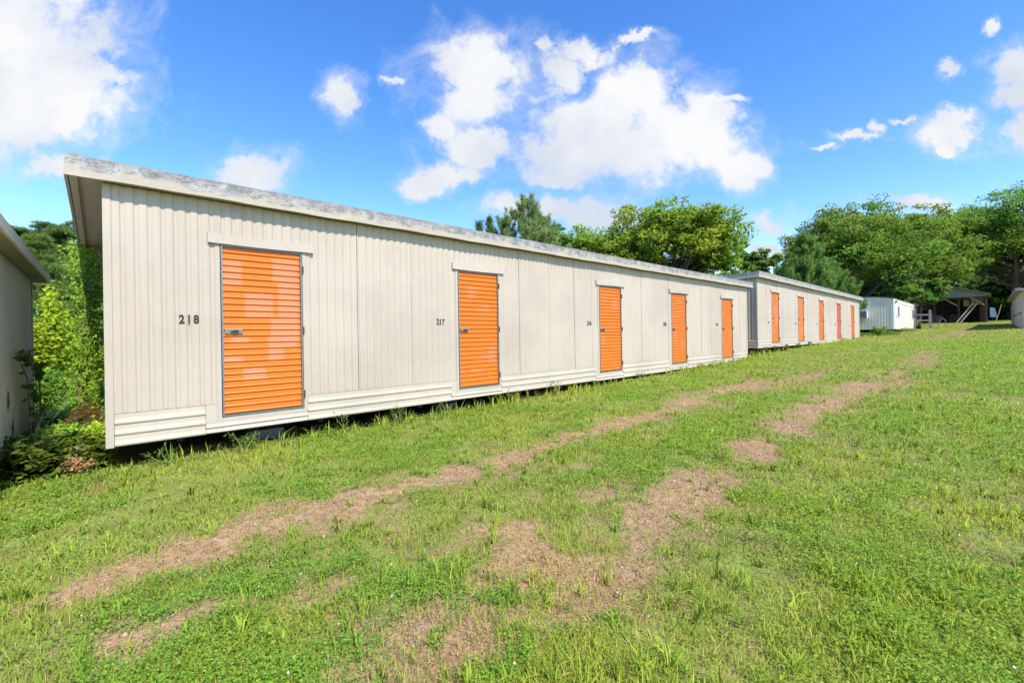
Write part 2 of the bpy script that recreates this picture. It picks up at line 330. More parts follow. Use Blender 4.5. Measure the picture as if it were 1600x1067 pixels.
# ------------------------------------------------------------------ object helpers
def tag(o, label=None, cat=None, group=None, kind=None):
    if label: o['label'] = label
    if cat: o['category'] = cat
    if group: o['group'] = group
    if kind: o['kind'] = kind
    return o
def empty(name, loc, rz=0, ry=0, label=None, cat=None, group=None):
    o = bpy.data.objects.new(name, None); COL.objects.link(o); o.location = loc; o.rotation_euler = (0, ry, rz); o.empty_display_size = .3
    return tag(o, label, cat, group)
class MB:
    def __init__(s): s.v = []; s.f = []; s.m = []; s.a = []
    def add(s, vs, fs, mi=0):
        k = len(s.v); s.v += [tuple(q) for q in vs]; s.f += [tuple(i+k for i in f) for f in fs]; s.m += [mi]*len(fs)
    def box(s, x0, x1, y0, y1, z0, z1, mi=0, j=0):
        v = [(x, y, z) for z in (z0, z1) for y in (y0, y1) for x in (x0, x1)]
        if j: v = [tuple(c+random.uniform(-j, j) for c in p) for p in v]
        s.add(v, [(0, 2, 3, 1), (4, 5, 7, 6), (0, 1, 5, 4), (2, 6, 7, 3), (0, 4, 6, 2), (1, 3, 7, 5)], mi)
    def bar(s, a, b, w, h, mi=0, up=(0, 0, 1)):
        a = Vector(a); b = Vector(b); d = (b-a).normalized(); u = Vector(up)
        if abs(d.dot(u)) > .95: u = Vector((1, 0, 0))
        r = d.cross(u).normalized(); u = r.cross(d)
        v = [p+r*sx*w/2+u*sy*h/2 for p in (a, b) for sx, sy in ((-1, -1), (1, -1), (1, 1), (-1, 1))]
        s.add(v, [(3, 2, 1, 0), (4, 5, 6, 7), (0, 1, 5, 4), (1, 2, 6, 5), (2, 3, 7, 6), (3, 0, 4, 7)], mi)
    def tube(s, pts, rs, n=6, mi=0, cap=True):
        pts = [Vector(p) for p in pts]; k0 = len(s.v); u = None
        for i, p in enumerate(pts):
            d = (pts[min(i+1, len(pts)-1)]-pts[max(i-1, 0)])
            d = d.normalized() if d.length > 1e-9 else Vector((0, 0, 1))
            if u is None: u = d.orthogonal().normalized()
            u = (u-d*u.dot(d)); u = u.normalized() if u.length > 1e-6 else d.orthogonal().normalized()
            w = d.cross(u)
            for j in range(n):
                t = 2*math.pi*j/n; s.v.append(tuple(p+(u*math.cos(t)+w*math.sin(t))*rs[i]))
        for i in range(len(pts)-1):
            for j in range(n):
                a = k0+i*n+j; b = k0+i*n+(j+1) % n; s.f.append((a, b, b+n, a+n)); s.m.append(mi)
        if cap:
            s.f.append(tuple(k0+j for j in range(n))[::-1]); s.m.append(mi); e = k0+(len(pts)-1)*n; s.f.append(tuple(e+j for j in range(n))); s.m.append(mi)
    def build(s, name, mats, parent=None, smooth=False, loc=None):
        me = bpy.data.meshes.new(name); me.from_pydata(s.v, [], s.f); 
        for m in (mats if isinstance(mats, (list, tuple)) else [mats]): me.materials.append(m)
        if any(s.m): me.polygons.foreach_set('material_index', s.m)
        if smooth: me.polygons.foreach_set('use_smooth', [True]*len(s.f))
        me.update(); o = bpy.data.objects.new(name, me); COL.objects.link(o)
        if parent: o.parent = parent
        if loc: o.location = loc
        return o
def np_mesh(name, V, faces_list, mats, col=None, parent=None, smooth=False):
    """faces_list: list of (n,k) index arrays"""
    me = bpy.data.meshes.new(name); V = np.asarray(V, np.float32)
    me.vertices.add(len(V)); me.vertices.foreach_set('co', V.ravel())
    loops = np.concatenate([f.ravel() for f in faces_list]).astype(np.int32)
    tot = np.concatenate([np.full(len(f), f.shape[1]) for f in faces_list]).astype(np.int32)
    st = np.concatenate([[0], np.cumsum(tot)[:-1]]).astype(np.int32)
    me.loops.add(len(loops)); me.loops.foreach_set('vertex_index', loops)
    me.polygons.add(len(tot)); me.polygons.foreach_set('loop_start', st); me.polygons.foreach_set('loop_total', tot)
    if smooth: me.polygons.foreach_set('use_smooth', np.ones(len(tot), bool))
    if col is not None:
        at = me.attributes.new('Col', 'FLOAT_COLOR', 'POINT'); c = np.ones((len(V), 4), np.float32); c[:, :3] = col; at.data.foreach_set('color', c.ravel())
    me.materials.append(mats); me.update(calc_edges=True)
    o = bpy.data.objects.new(name, me); COL.objects.link(o)
    if parent: o.parent = parent
    return o

# ------------------------------------------------------------------ ground
def graded(lo, hi, c, step, grow):
    out = [c]; s = step; x = c
    while x < hi: x += s; s = min(s*grow, 60) if x > c+7 else s; out.append(x)
    s = step; x = c
    while x > lo: x -= s; s = min(s*grow, 60) if x < c-5 else s; out.insert(0, x)
    return np.array(out)
gx = graded(-500, 900, 3.0, .06, 1.045); gy = graded(-500, 700, 3.0, .06, 1.05)
GX, GY = np.meshgrid(gx, gy, indexing='ij'); GZ = height(GX, GY)
nx, ny = GX.shape; idx = np.arange(nx*ny).reshape(nx, ny)
gf = np.stack([idx[:-1, :-1], idx[1:, :-1], idx[1:, 1:], idx[:-1, 1:]], -1).reshape(-1, 4)
ground = np_mesh('ground', np.stack([GX, GY, GZ], -1).reshape(-1, 3), [gf], M['ground'], smooth=True)
bm_ = bare(GX.ravel(), GY.ravel()).astype(np.float32)
# packed earth under the buildings
under = ((GX.ravel() > 0.1) & (GX.ravel() < 40) & (GY.ravel() > 6.3) & (GY.ravel() < 12.5)); bm_[under] = .8
ba = ground.data.attributes.new('bare', 'FLOAT', 'POINT'); ba.data.foreach_set('value', bm_)
tag(ground, kind='structure')

# ------------------------------------------------------------------ storage buildings
def text_mesh(body, size, depth, sx=1.0, spacing=1.1):
    cu = bpy.data.curves.new('txt', 'FONT'); cu.body = body; cu.size = size; cu.extrude = depth; cu.space_character = spacing; cu.offset = size*.018; cu.resolution_u = 3
    o = bpy.data.objects.new('txt', cu); COL.objects.link(o); dg = bpy.context.evaluated_depsgraph_get()
    me = bpy.data.meshes.new_from_object(o.evaluated_get(dg)); bpy.data.objects.remove(o); bpy.data.curves.remove(cu)
    me.transform(Matrix.Rotation(R(90), 4, 'X') @ Matrix.Scale(sx, 4, (1, 0, 0))); return me

def rib_profile(x0, x1, per, dep, off=0.0):
    """vertical ribs: list of (x, y) along the wall; y negative is outwards"""
    pts = [(x0, 0)]; k = math.floor((x0-off)/per)
    while True:
        b = off+k*per
        for dx, y in ((0.0, 0), (per*.05, dep*.12), (per*.10, dep*.55), (per*.15, dep*.92), (per*.22, dep), (per*.40, dep*.85), (per*.48, dep*.3), (per*.56, dep*.04)):
            x = b+dx
            if x0 < x < x1: pts.append((x, y))
        k += 1
        if b > x1: break
    pts.append((x1, 0)); return pts
def ribbed_x(mb, x0, x1, z0, z1, y, per=.114, dep=.0135, mi=0, wav=.0):
    p = rib_profile(x0, x1, per, dep); n = len(p)
    zs = [z0+(z1-z0)*i/4 for i in range(5)]
    vs = []
    for z in zs:
        for (x, d) in p: vs.append((x, y+d+wav*math.sin(x*2.1+z*1.7)+wav*.6*math.sin(x*5.3+1+z*3), z))
    fs = []
    for r in range(4):
        for i in range(n-1): fs.append((r*n+i, r*n+i+1, (r+1)*n+i+1, (r+1)*n+i))
    mb.add(vs, fs, mi)
def ribbed_z(mb, x0, x1, z0, z1, y, nr=3, dep=.016, mi=0, step=.5, tilt=0):
    prof = []; per = (z1-z0)/nr
    for i in range(nr):
        b = z0+i*per
        prof += [(b, 0), (b+per*.08, -dep*.9), (b+per*.22, -dep), (b+per*.36, -dep*.6), (b+per*.55, -dep*.15), (b+per*.9, 0)]
    prof.append((z1, 0)); n = len(prof); xs = [x0+(x1-x0)*i/max(1, int((x1-x0)/step)) for i in range(max(1, int((x1-x0)/step))+1)]
    vs = [(x, y+d+.004*math.sin(x*3.1+z*9), z+tilt*math.sin(x*.9)) for x in xs for (z, d) in prof]; fs = []
    for i in range(len(xs)-1):
        for j in range(n-1): fs.append((i*n+j, (i+1)*n+j, (i+1)*n+j+1, i*n+j+1))
    mb.add(vs, fs, mi)

FADE = [(.0, .22, .74, .885), (.64, 1.0, .78, .93), (.68, 1.0, .5, .78), (.28, .62, .55, .7), (.6, .98, .42, .56), (.55, .75, .3, .45), (.22, .5, .16, .24), (.0, .22, .3, .34), (.1, .3, .42, .44), (.7, .95, .36, .42)]
def make_door(parent, x0, z0, w, h, material, fade=0, label=None, seed=0, y=0.0):
    rnd = random.Random(seed)
    ns = 26; per = h/ns; prof = []
    for i in range(ns):
        b = z0+i*per
        prof += [(b+per*.02, .006), (b+per*.10, -.004), (b+per*.24, -.011), (b+per*.38, -.004), (b+per*.46, .003), (b+per*.95, .0045)]
    prof.append((z0+h, .004)); n = len(prof); nc = 28
    mb = MB(); xs = [x0+w*i/nc for i in range(nc+1)]
    dent = rnd.uniform(0, 6)
    vs = [(x, y+.012+d+.002*math.sin(x*4+dent+z*3), z) for x in xs for (z, d) in prof]
    fs = [(i*n+j, (i+1)*n+j, (i+1)*n+j+1, i*n+j+1) for i in range(nc) for j in range(n-1)]
    mb.add(vs, fs)
    door = mb.build('door', material, parent)
    if label: door['label'] = label
    rects = FADE if fade == 1 else [(a := rnd.uniform(-.1, .8), a+rnd.uniform(.1, .35), c := rnd.uniform(.1, .9), c+rnd.uniform(.02, .14)) for _ in range(7)]
    amp = 1.0 if fade == 1 else .55
    at = door.data.attributes.new('fade', 'FLOAT', 'POINT'); vals = []
    for (x, yy, z) in vs:
        u = (x-x0)/w; v = (z-z0)/h; v = math.floor(v*ns)/ns; f = 0
        for (a, b, c, d) in rects:
            if a <= u <= b and c <= v <= d: f = max(f, amp*rnd.uniform(.75, .8))
        vals.append(f)
    at.data.foreach_set('value', vals)
    t = .022; g = MB(); e = .003                       # galvanised angle frame, butted
    g.box(x0-t, x0-e, y-.012, y+.03, z0-t, z0+h+t); g.box(x0+w+e, x0+w+t, y-.012, y+.03, z0-t, z0+h+t)
    g.box(x0-e, x0+w+e, y-.010, y+.03, z0-t, z0-e); g.box(x0-e, x0+w+e, y-.010, y+.03, z0+h+e, z0+h+t)
    g.build('door_frame', M['galv'], door)
    lz = z0+h*.495; lw = .20
    q = MB(); q.box(x0+.012, x0+lw, y-.012, y+.004, lz-.028, lz+.028); q.build('latch_plate', M['latch'], door)
    q = MB(); q.box(x0+.07, x0+lw-.045, y-.026, y-.0125, lz-.012, lz+.006); q.box(x0+.095, x0+.14, y-.034, y-.0262, lz-.008, lz+.014); q.build('slide_bolt', M['black'], door)
    for hzf in (.08, .5, .9):
        q = MB(); q.box(x0+w+t+.001, x0+w+t+.02, y-.02, y-.004, z0+h*hzf-.045, z0+h*hzf+.045); q.tube([(x0+w+t+.006, y-.026, z0+h*hzf-.05), (x0+w+t+.006, y-.026, z0+h*hzf+.05)], [.007, .007], 6); q.build('hinge', M['hinge'], door)
    return door

def storage(name, label, group, origin, Lx, depth, H, doors, seams, roof_over=(.28, .14, .28, .15), fh=.19, skirt=.34, slope=.05, numbers=None, ry=0, rz=0, sid='siding', nums=None, per=.114, gap_steps=True, door_lbl=None, fm='fascia'):
    """local frame: x along the front (facing -y), z=0 is the bottom of the skirting"""
    P = empty(name, origin, rz, ry, label, 'storage building', group)
    S = M[sid]; w, dw = .93, .93
    jamb = .075
    # front siding with the doorways left open
    mb = MB(); zt = H; zb = skirt
    segs = []; cur = 0.02
    for d in doors:
        segs.append((cur, d['x']-jamb, zb, zt)); segs.append((d['x']-jamb, d['x']+d['w']+jamb, d['z']+d['h']+.03, zt)); cur = d['x']+d['w']+jamb
    segs.append((cur, Lx-.02, zb, zt))
    seam = MB()
    for (a, b, c, e) in segs:
        cuts = [a]+[s for s in seams if a+.02 < s < b-.02]+[b]
        for i in range(len(cuts)-1):
            q = .003*(i % 2)
            ribbed_x(mb, cuts[i]+(.003 if i else 0), cuts[i+1]-(.003 if i < len(cuts)-2 else 0), c, e, -q, per=per, wav=.0025)
            if i: seam.box(cuts[i]-.006, cuts[i]+.006, .013, .017, c, e)
    if seam.v: mb.add(seam.v, seam.f, 1)
    mb.build('front_siding', [S, M['seam']], P, smooth=True)
    # corner posts
    for nm, xx in (('corner_trim', -.012), ('corner_trim', Lx-.055)):
        c = MB(); c.box(xx, xx+.067, -.012, .06, -.012, H-.003, j=.002); c.build(nm, M['trim'], P)
    # jambs and sills
    for d in doors:
        j = MB(); x0, x1, z0, z1 = d['x'], d['x']+d['w'], d['z'], d['z']+d['h']
        j.box(x0-jamb, x0-.03, -.006, .02, z0-.03, z1+.03); j.box(x1+.03, x1+jamb, -.006, .02, z0-.03, z1+.03); j.box(x0-jamb, x1+jamb, -.007, .02, z0-.075, z0-.0305)
        j.build('door_jamb', M['trim'], P)
    # skirting in lengths with uneven ends
    sk = MB(); xs = sorted([0.055]+[d['x']+d['w']+jamb for d in doors]+[d['x']-jamb-.12 for d in doors]+[Lx-.055]); rnd = random.Random(3)
    for i in range(len(xs)-1):
        a, b = xs[i], xs[i+1]
        if b-a < .05: continue
        dz = rnd.uniform(-.012, .012) if gap_steps else 0; top = skirt-.002
        isd = any(a < d['x']+.2 < b for d in doors)
        if isd:
            d = [d for d in doors if a < d['x']+.2 < b][0]; top = d['z']-.076
            sk.box(a+.002, d['x']-jamb-.001, -.002, .012, top, skirt-.003)
        ribbed_z(sk, a+.002, b-.002, dz, top, -.004-.002*(i % 2), nr=3 if not isd else 2, dep=.014)
    sk.build('skirting', M['skirt'], P)
    # ends and back
    def endwall(x, flip):
        e = MB()
        p = rib_profile(.06, depth, per*1.7, .02); vs = []; n = len(p)
        for r, zf in enumerate((0, 1)):
            for (yy, d) in p: vs.append((x+(d if not flip else -d), yy, (skirt if zf == 0 else H-slope*yy)))
        e.add(vs, [((i+1, i, n+i, n+i+1) if flip is False else (i, i+1, n+i+1, n+i)) for i in range(n-1)])
        for k in range(3):
            z0 = skirt*k/3; z1 = skirt*(k+1)/3; s = -1 if not flip else 1
            e.add([(x, .06, z0), (x, depth, z0), (x+s*.014, depth, z0+.04), (x+s*.014, .06, z0+.04), (x, .06, z1), (x, depth, z1)], [(0, 1, 2, 3), (3, 2, 5, 4)])
        e.build('end_wall', S, P)
    endwall(.0, False); endwall(Lx, True)
    bk = MB(); bk.box(0, Lx, depth, depth+.02, -.9, H-slope*depth); bk.build('back_wall', S, P)  # carried down past the floor to block light from the space underneath
    # dark floor with steel beams and block piers
    fl = MB(); fl.box(.03, Lx-.03, .03, depth-.01, .02, .06); 
    for yy in (.9, depth-.9): fl.box(.1, Lx-.1, yy, yy+.1, -.18, .019)
    k = .6
    while k < Lx: fl.box(k, k+.06, .15, depth-.2, -.07, .0185); k += 1.6
    fl.build('under_frame', M['underframe'], P)
    k = 1.5
    while k < Lx-.5:
        pr = MB()
        for i in range(4): pr.box(k+(i % 2)*.02, k+.4+(i % 2)*.02, .75, .95, -.18-.2*(i+1)+.006, -.186-.2*i, j=.006)
        pr.build('block_pier', M['concrete'], P); k += 3.1
    # headers, numbers, doors
    for i, d in enumerate(doors):
        hb = MB(); x0 = d['x']-.15; x1 = d['x']+d['w']+.17; z = d['z']+d['h']+.035
        seg = 6; vs = []
        for k2 in range(seg+1):
            x = x0+(x1-x0)*k2/seg; wv = .006*math.sin(x*3.3+i)
            vs += [(x, -.004, z+wv), (x, -.036, z+wv-.006), (x, -.03, z+.105+wv), (x, -.004, z+.112+wv)]
        fs = []
        for k2 in range(seg):
            a = 4*k2; fs += [(a, a+4, a+5, a+1), (a+1, a+5, a+6, a+2), (a+2, a+6, a+7, a+3), (a+3, a+7, a+4, a)]
        fs += [(0, 1, 2, 3), (4*seg+3, 4*seg+2, 4*seg+1, 4*seg)]; hb.add(vs, fs); hb.build('header_board', M['trim'], P)
        make_door(P, d['x'], d['z'], d['w'], d['h'], d.get('m', M['orange']), 1 if d.get('fade') else 0, d.get('label'), seed=i+11)
        if d.get('num'):
            me = text_mesh(d['num'], .135, .002, d.get('sx', 1.0), d.get('sp', 1.2)); o = bpy.data.objects.new('unit_number', me); me.materials.append(M['black']); COL.objects.link(o); o.parent = P; o.location = (d['nx'], -.0085, d['nz'])
            o.rotation_euler = (0, d.get('nr', 0), 0)
    # roof slab, fascia, soffit
    ol, of, orr, ob = roof_over; fx0, fx1, fy0, fy1 = -ol, Lx+orr, -of, depth+ob
    zr = lambda yy: H-slope*yy
    th = fh
    rf = MB(); n = 1
    v = [(fx0+.03, fy0+.03, zr(fy0)+th-.012), (fx1-.03, fy0+.03, zr(fy0)+th-.012), (fx1-.03, fy1-.03, zr(fy1)+th-.012), (fx0+.03, fy1-.03, zr(fy1)+th-.012)]
    rf.add(v, [(0, 1, 2, 3)]); rf.build('roof', M['roofing'], P)
    sf = MB(); z = lambda yy: zr(yy)+.012
    sf.add([(fx0+.028, fy0+.028, z(fy0)), (fx1-.028, fy0+.028, z(fy0)), (fx1-.028, fy1-.028, z(fy1)), (fx0+.028, fy1-.028, z(fy1))], [(3, 2, 1, 0)])
    for xx in (fx0+.03, fx1-.09): sf.box(xx, xx+.06, fy0+.03, fy0+.08, z(fy0)-.02, z(fy0)+.02)
    sf.add([(fx0+.028, fy0+.03, z(fy0)-.03), (fx0+.085, fy0+.03, z(fy0)-.03), (fx0+.085, fy1, z(fy1)-.03), (fx0+.028, fy1, z(fy1)-.03), (fx0+.085, fy0+.03, z(fy0)+.001), (fx0+.085, fy1, z(fy1)+.001)], [(3, 2, 1, 0), (1, 2, 5, 4)])
    sf.build('soffit', M['soffit'], P)
    fa = MB(); vf = []
    def strip(a, b, out):
        nn = max(2, int((Vector(b)-Vector(a)).length/.06)); vs = []; fr = []
        a = Vector(a); b = Vector(b); o = Vector(out)
        for i in range(nn+1):
            p = a.lerp(b, i/nn); t = p.x+p.y
            wb = .004*math.sin(t*2.3)+.003*math.sin(t*7.7+1)
            tp = .006*mnoise.noise(Vector((t*2.2, 3, 0)))+.004*mnoise.noise(Vector((t*9, 7, 0)))
            s_ = .004 if abs((t*1.0) % 1.22) < .06 else 0
            # profile: drip lip, face, rolled top
            vs += [p+o*(-.02)+Vector((0, 0, -.012+wb)), p+o*(.006)+Vector((0, 0, -.014+wb)), p+o*(.003+s_)+Vector((0, 0, th*.35)), p+o*(.003+s_)+Vector((0, 0, th*.62)), p+o*(.003+s_)+Vector((0, 0, th*.66+tp)), p+o*(.006+s_)+Vector((0, 0, th+tp)), p-o*.09+Vector((0, 0, th+.016+tp)), p-o*.10+Vector((0, 0, th-.02))]
            fr += [0, 0, .35, .6, .66, 1, 1.1, 1.1]
        fs = [(i*8+j, (i+1)*8+j, (i+1)*8+j+1, i*8+j+1) for i in range(nn) for j in range(7)]
        fs += [tuple(range(7, -1, -1)), tuple(nn*8+j for j in range(8))]
        fa.add(vs, fs); vf.extend(fr)
    strip((fx0, fy0, zr(fy0)), (fx1, fy0, zr(fy0)), (0, -1, 0))
    strip((fx0, fy1, zr(fy1)), (fx0, fy0, zr(fy0)), (-1, 0, 0))
    strip((fx1, fy0, zr(fy0)), (fx1, fy1, zr(fy1)), (1, 0, 0))
    strip((fx1, fy1, zr(fy1)), (fx0, fy1, zr(fy1)), (0, 1, 0))
    fo = fa.build('fascia', M[fm], P); at = fo.data.attributes.new('vfrac', 'FLOAT', 'POINT'); at.data.foreach_set('value', vf)
    # joint straps on the fascia
    return P

ZB1 = -1.11; H1 = 1.655-ZB1
D1 = []
for x, num, nx, sx, fd, nr in ((1.02, '218', .615, 1.0, True, 0), (4.52, '217', 4.07, .9, False, .05), (8.62, '216', 8.15, .9, False, 0), (12.13, '215', 11.66, .9, False, 0.04), (15.7, '214', 15.22, .9, False, 0)):
    D1.append(dict(x=x+.03, z=.20, w=.88, h=2.03, num=num, nx=nx, nz=.195-ZB1, sx=sx*.83, fade=fd, sp=1.22 if fd else 1.08, nr=nr, label='orange door with patches faded to pink' if fd else None))
SE = [.0, 2.75-.03, 3.61, 6.0, 6.88, 7.7, 8.35, 10.5, 11.2, 11.95, 14.1, 14.85, 17.3]
storage('storage_building', 'long beige metal storage building nearest the camera, orange doors numbered 218 to 214', 'beige storage buildings with orange doors', (.03, 6.28, ZB1), 18.05, 6.0, H1, D1, SE)
ZB2 = -.70; H2 = 2.13-ZB2; D2 = []
lab2 = [None, None, None, 'faded red door among the orange ones', None]
for i, (x, num) in enumerate(zip((20.92, 24.75, 28.66, 32.8, 36.9), ('213', '212', '211', '210', '209'))):
    D2.append(dict(x=x-19.2+.03, z=.2, w=.9, h=2.12, num=num, nx=x-19.2-.5, nz=1.0, sx=.8, m=M['reddoor'] if i == 3 else (M['orange_dull'] if i == 1 else M['orange']), label=lab2[i], fade=(i == 0)))
storage('storage_building', 'second beige storage building further up the lane, with one faded red door among orange ones', 'beige storage buildings with orange doors', (19.2, 6.28, ZB2), 20.5, 6.0, H2, D2, [1.03, 2.5, 3.2, 4.4, 5.1, 6.4, 7.2, 8.8, 9.5, 10.7, 12, 13, 14.8, 15.6, 16.7, 18.5], ry=.004, roof_over=(.25, .17, .4, .15), fh=.22)
# left building: long side faces +X
LB = storage('storage_building', 'dirty tan building with brown stains cut off by the left edge of the photo', 'tan buildings without visible doors', (-.78, 5.2, -1.95), 4.76, 3.6, 2.90, [], [1.2, 3.6], rz=R(90), sid='siding_old', skirt=.3, per=.1, roof_over=(.3, .18, .22, .15), fh=.1, fm='siding_old')
# stains
# right building: front faces +Y
RB = storage('storage_building', 'pale pinkish storage building at the far right edge of the lane', 'tan buildings without visible doors', (68.0, -1.65, -.2), 20.5, 5.5, 2.75, [], [3+1.2*i for i in range(14)], rz=R(180), sid='siding_pink', skirt=.12, per=.3, roof_over=(.3, .35, .45, .15), fh=.13)
q = MB(); q.box(.0, 1.6, -.06, -.015, .02, 2.3); q.box(.1, .5, -.075, -.061, 1.9, 2.2); q.build('white_end_panel', M['trailer_white'], RB)
for i, xx in enumerate((3.5, 8.0, 12.0, 16.0, 18.2)):
    q = MB(); q.box(xx, xx+.45, -.05, -.012, 1.15, 1.27); q.build('door_handle', M['black'], RB)

# ------------------------------------------------------------------ site trailer
def trailer():
    X0, Y0, Lx, Dp, zb, H = 46.7, 5.2, 16.8, 3.4, -.05, 2.45
    T = empty('office_trailer', (X0, Y0, zb), 0, 0, 'cream white site trailer with ribbed siding and window air conditioner beyond the second storage building', 'trailer')
    w = MB(); ribbed_x(w, 0, Lx, 0, H-.28, 0, per=.2, dep=.006); w.build('front_wall', M['trailer'], T)
    e = MB(); p = rib_profile(0, Dp, .2, .006); n = len(p)
    e.add([(d, y, 0) for y, d in p]+[(d, y, H-.28) for y, d in p], [(i, i+1, n+i+1, n+i) for i in range(n-1)]); e.build('end_wall', M['trailer'], T)
    b = MB(); b.box(0.02, Lx, Dp, Dp+.02, 0, H); b.box(Lx-.02, Lx, 0.02, Dp, 0, H); b.build('rear_wall', M['trailer'], T)
    # top band and gently crowned roof
    tb = MB(); k = 8
    tb.box(-.01, Lx+.01, -.025, -.003, H-.285, H)
    vs = []; 
    for i in range(k+1):
        y = Dp*i/k; c = .22*math.sin(math.pi*i/k); vs += [(-.02, y, H-.285), (-.02, y, H+c)]
    tb.add(vs, [(2*i, 2*i+1, 2*i+3, 2*i+2) for i in range(k)]); tb.build('top_band', M['trailer'], T)
    r = MB(); vs = []
    for i in range(k+1):
        y = -.04+(Dp+.08)*i/k; c = .22*math.sin(math.pi*i/k); vs += [(-.06, y, H+c+.01), (Lx+.06, y, H+c+.01), (-.06, y, H+c+.035), (Lx+.06, y, H+c+.035)]
    fs = []
    for i in range(k):
        a = 4*i; fs += [(a+2, a+3, a+7, a+6), (a, a+4, a+5, a+1), (a, a+2, a+6, a+4), (a+1, a+5, a+7, a+3)]
    fs += [(0, 1, 3, 2), (4*k, 4*k+2, 4*k+3, 4*k+1)]
    r.add(vs, fs); r.build('roof', M['roofing'], T)
    s = MB(); s.box(-.03, -.015, -.015, .03, 0, H); s.build('corner_trim', M['trailer_white'], T)
    for x in (.5, 15.2):
        d = MB(); d.box(x, x+.95, -.03, -.001, .06, 2.1); do = d.build('door', M['trailer_white'], T)
        d = MB(); d.box(x+.8, x+.86, -.06, -.0305, 1.0, 1.1); d.build('handle', M['black'], do)
        l = MB(); l.box(x+.3, x+.65, -.14, -.026, 2.2, 2.32); l.build('door_light', M['black'], T)
    for x, wd in ((2.4, .85), (12.6, 1.3)):
        wn = MB(); wn.box(x, x+wd, -.035, -.002, 1.0, 1.95); wo = wn.build('window', M['trailer_white'], T)
        g = MB(); g.box(x+.08, x+wd-.08, -.04, -.0355, 1.07, 1.88); g.build('pane', M['glass'], wo)
    pn = MB(); pn.box(-.05, -.022, 1.5, Dp-.02, 1.6, H+.1); pn.box(-.06, -.0505, 1.9, 2.9, 1.68, 1.75); pn.build('blue_white_panel', M['trailer_white'], T)
    ac = MB(); ac.box(-.5, -.02, 1.6, 2.9, .97, 1.58); ao = ac.build('air_conditioner', M['trailer_white'], T)
    g = MB()
    g.box(-.515, -.5005, 1.64, 2.86, 1.0, 1.55)
    for i in range(12): g.box(-.525, -.5155, 1.66, 2.84, 1.02+i*.043, 1.035+i*.043)
    g.build('grille', M['ac'], ao)
    u = MB(); u.box(.1, Lx-.1, .3, .4, -.28, -.01); u.box(.1, Lx-.1, Dp-.4, Dp-.3, -.28, -.01)
    for i in range(8): u.box(.3+i*2, .7+i*2, .25, .45, -.9, -.285)
    u.box(.2, Lx-.2, .9, 1.0, -.8, -.02)
    u.build('under_frame', M['underframe'], T)
trailer()
def landing():
    X, Y = 60.6, 3.95; z = hz(X, Y); S = empty('wooden_landing', (X, Y, z), 0, 0, 'weathered timber landing with tall posts and rails beside the cream trailer', 'landing')
    for (x, y, h) in ((0, 0, 1.9), (1.9, .04, 1.9), (0, 1.1, 2.6), (1.9, 1.1, 2.2)):
        p = MB(); p.box(x, x+.11, y, y+.11, -.3, h); p.build('post', M['wood_grey'], S)
    for z1 in (1.35, .78):
        p = MB(); p.box(-.03, .0-.001, .0, 1.21, z1, z1+.13); p.build('rail', M['wood_grey'], S)
        p = MB(); p.box(2.012, 2.05, .0, 1.21, z1, z1+.13); p.build('rail', M['wood_grey'], S)
    d = MB()
    for i in range(9): d.box(.02+i*.17,   .17+i*.17, .12, 1.2, .36, .395)
    d.build('deck', M['wood_grey'], S)
    for i in range(2):
        d = MB(); d.box(.1, 1.45, -.28-.28*i, -.02-.28*i, .22-.16*i, .26-.16*i); d.build('step', M['wood_grey'], S)
    b = MB(); b.bar((-.02, 1.05, .4), (-.02, .7, 1.0), .04, .09); b.build('brace', M['wood_grey'], S)
    # bent pipe by the steps
    p = empty('bent_pipe', (58.0, 3.0, hz(58, 3.0)), 0, 0, 'thin bent metal pipe standing by the timber landing', 'pipe')
    q = MB(); q.tube([(0, .3, 0), (0, .1, .8), (0, 0, 1.0), (0, -.25, .8), (0, -.35, 0)], [.03]*5, 6); q.build('tube', M['galv'], p)
landing()

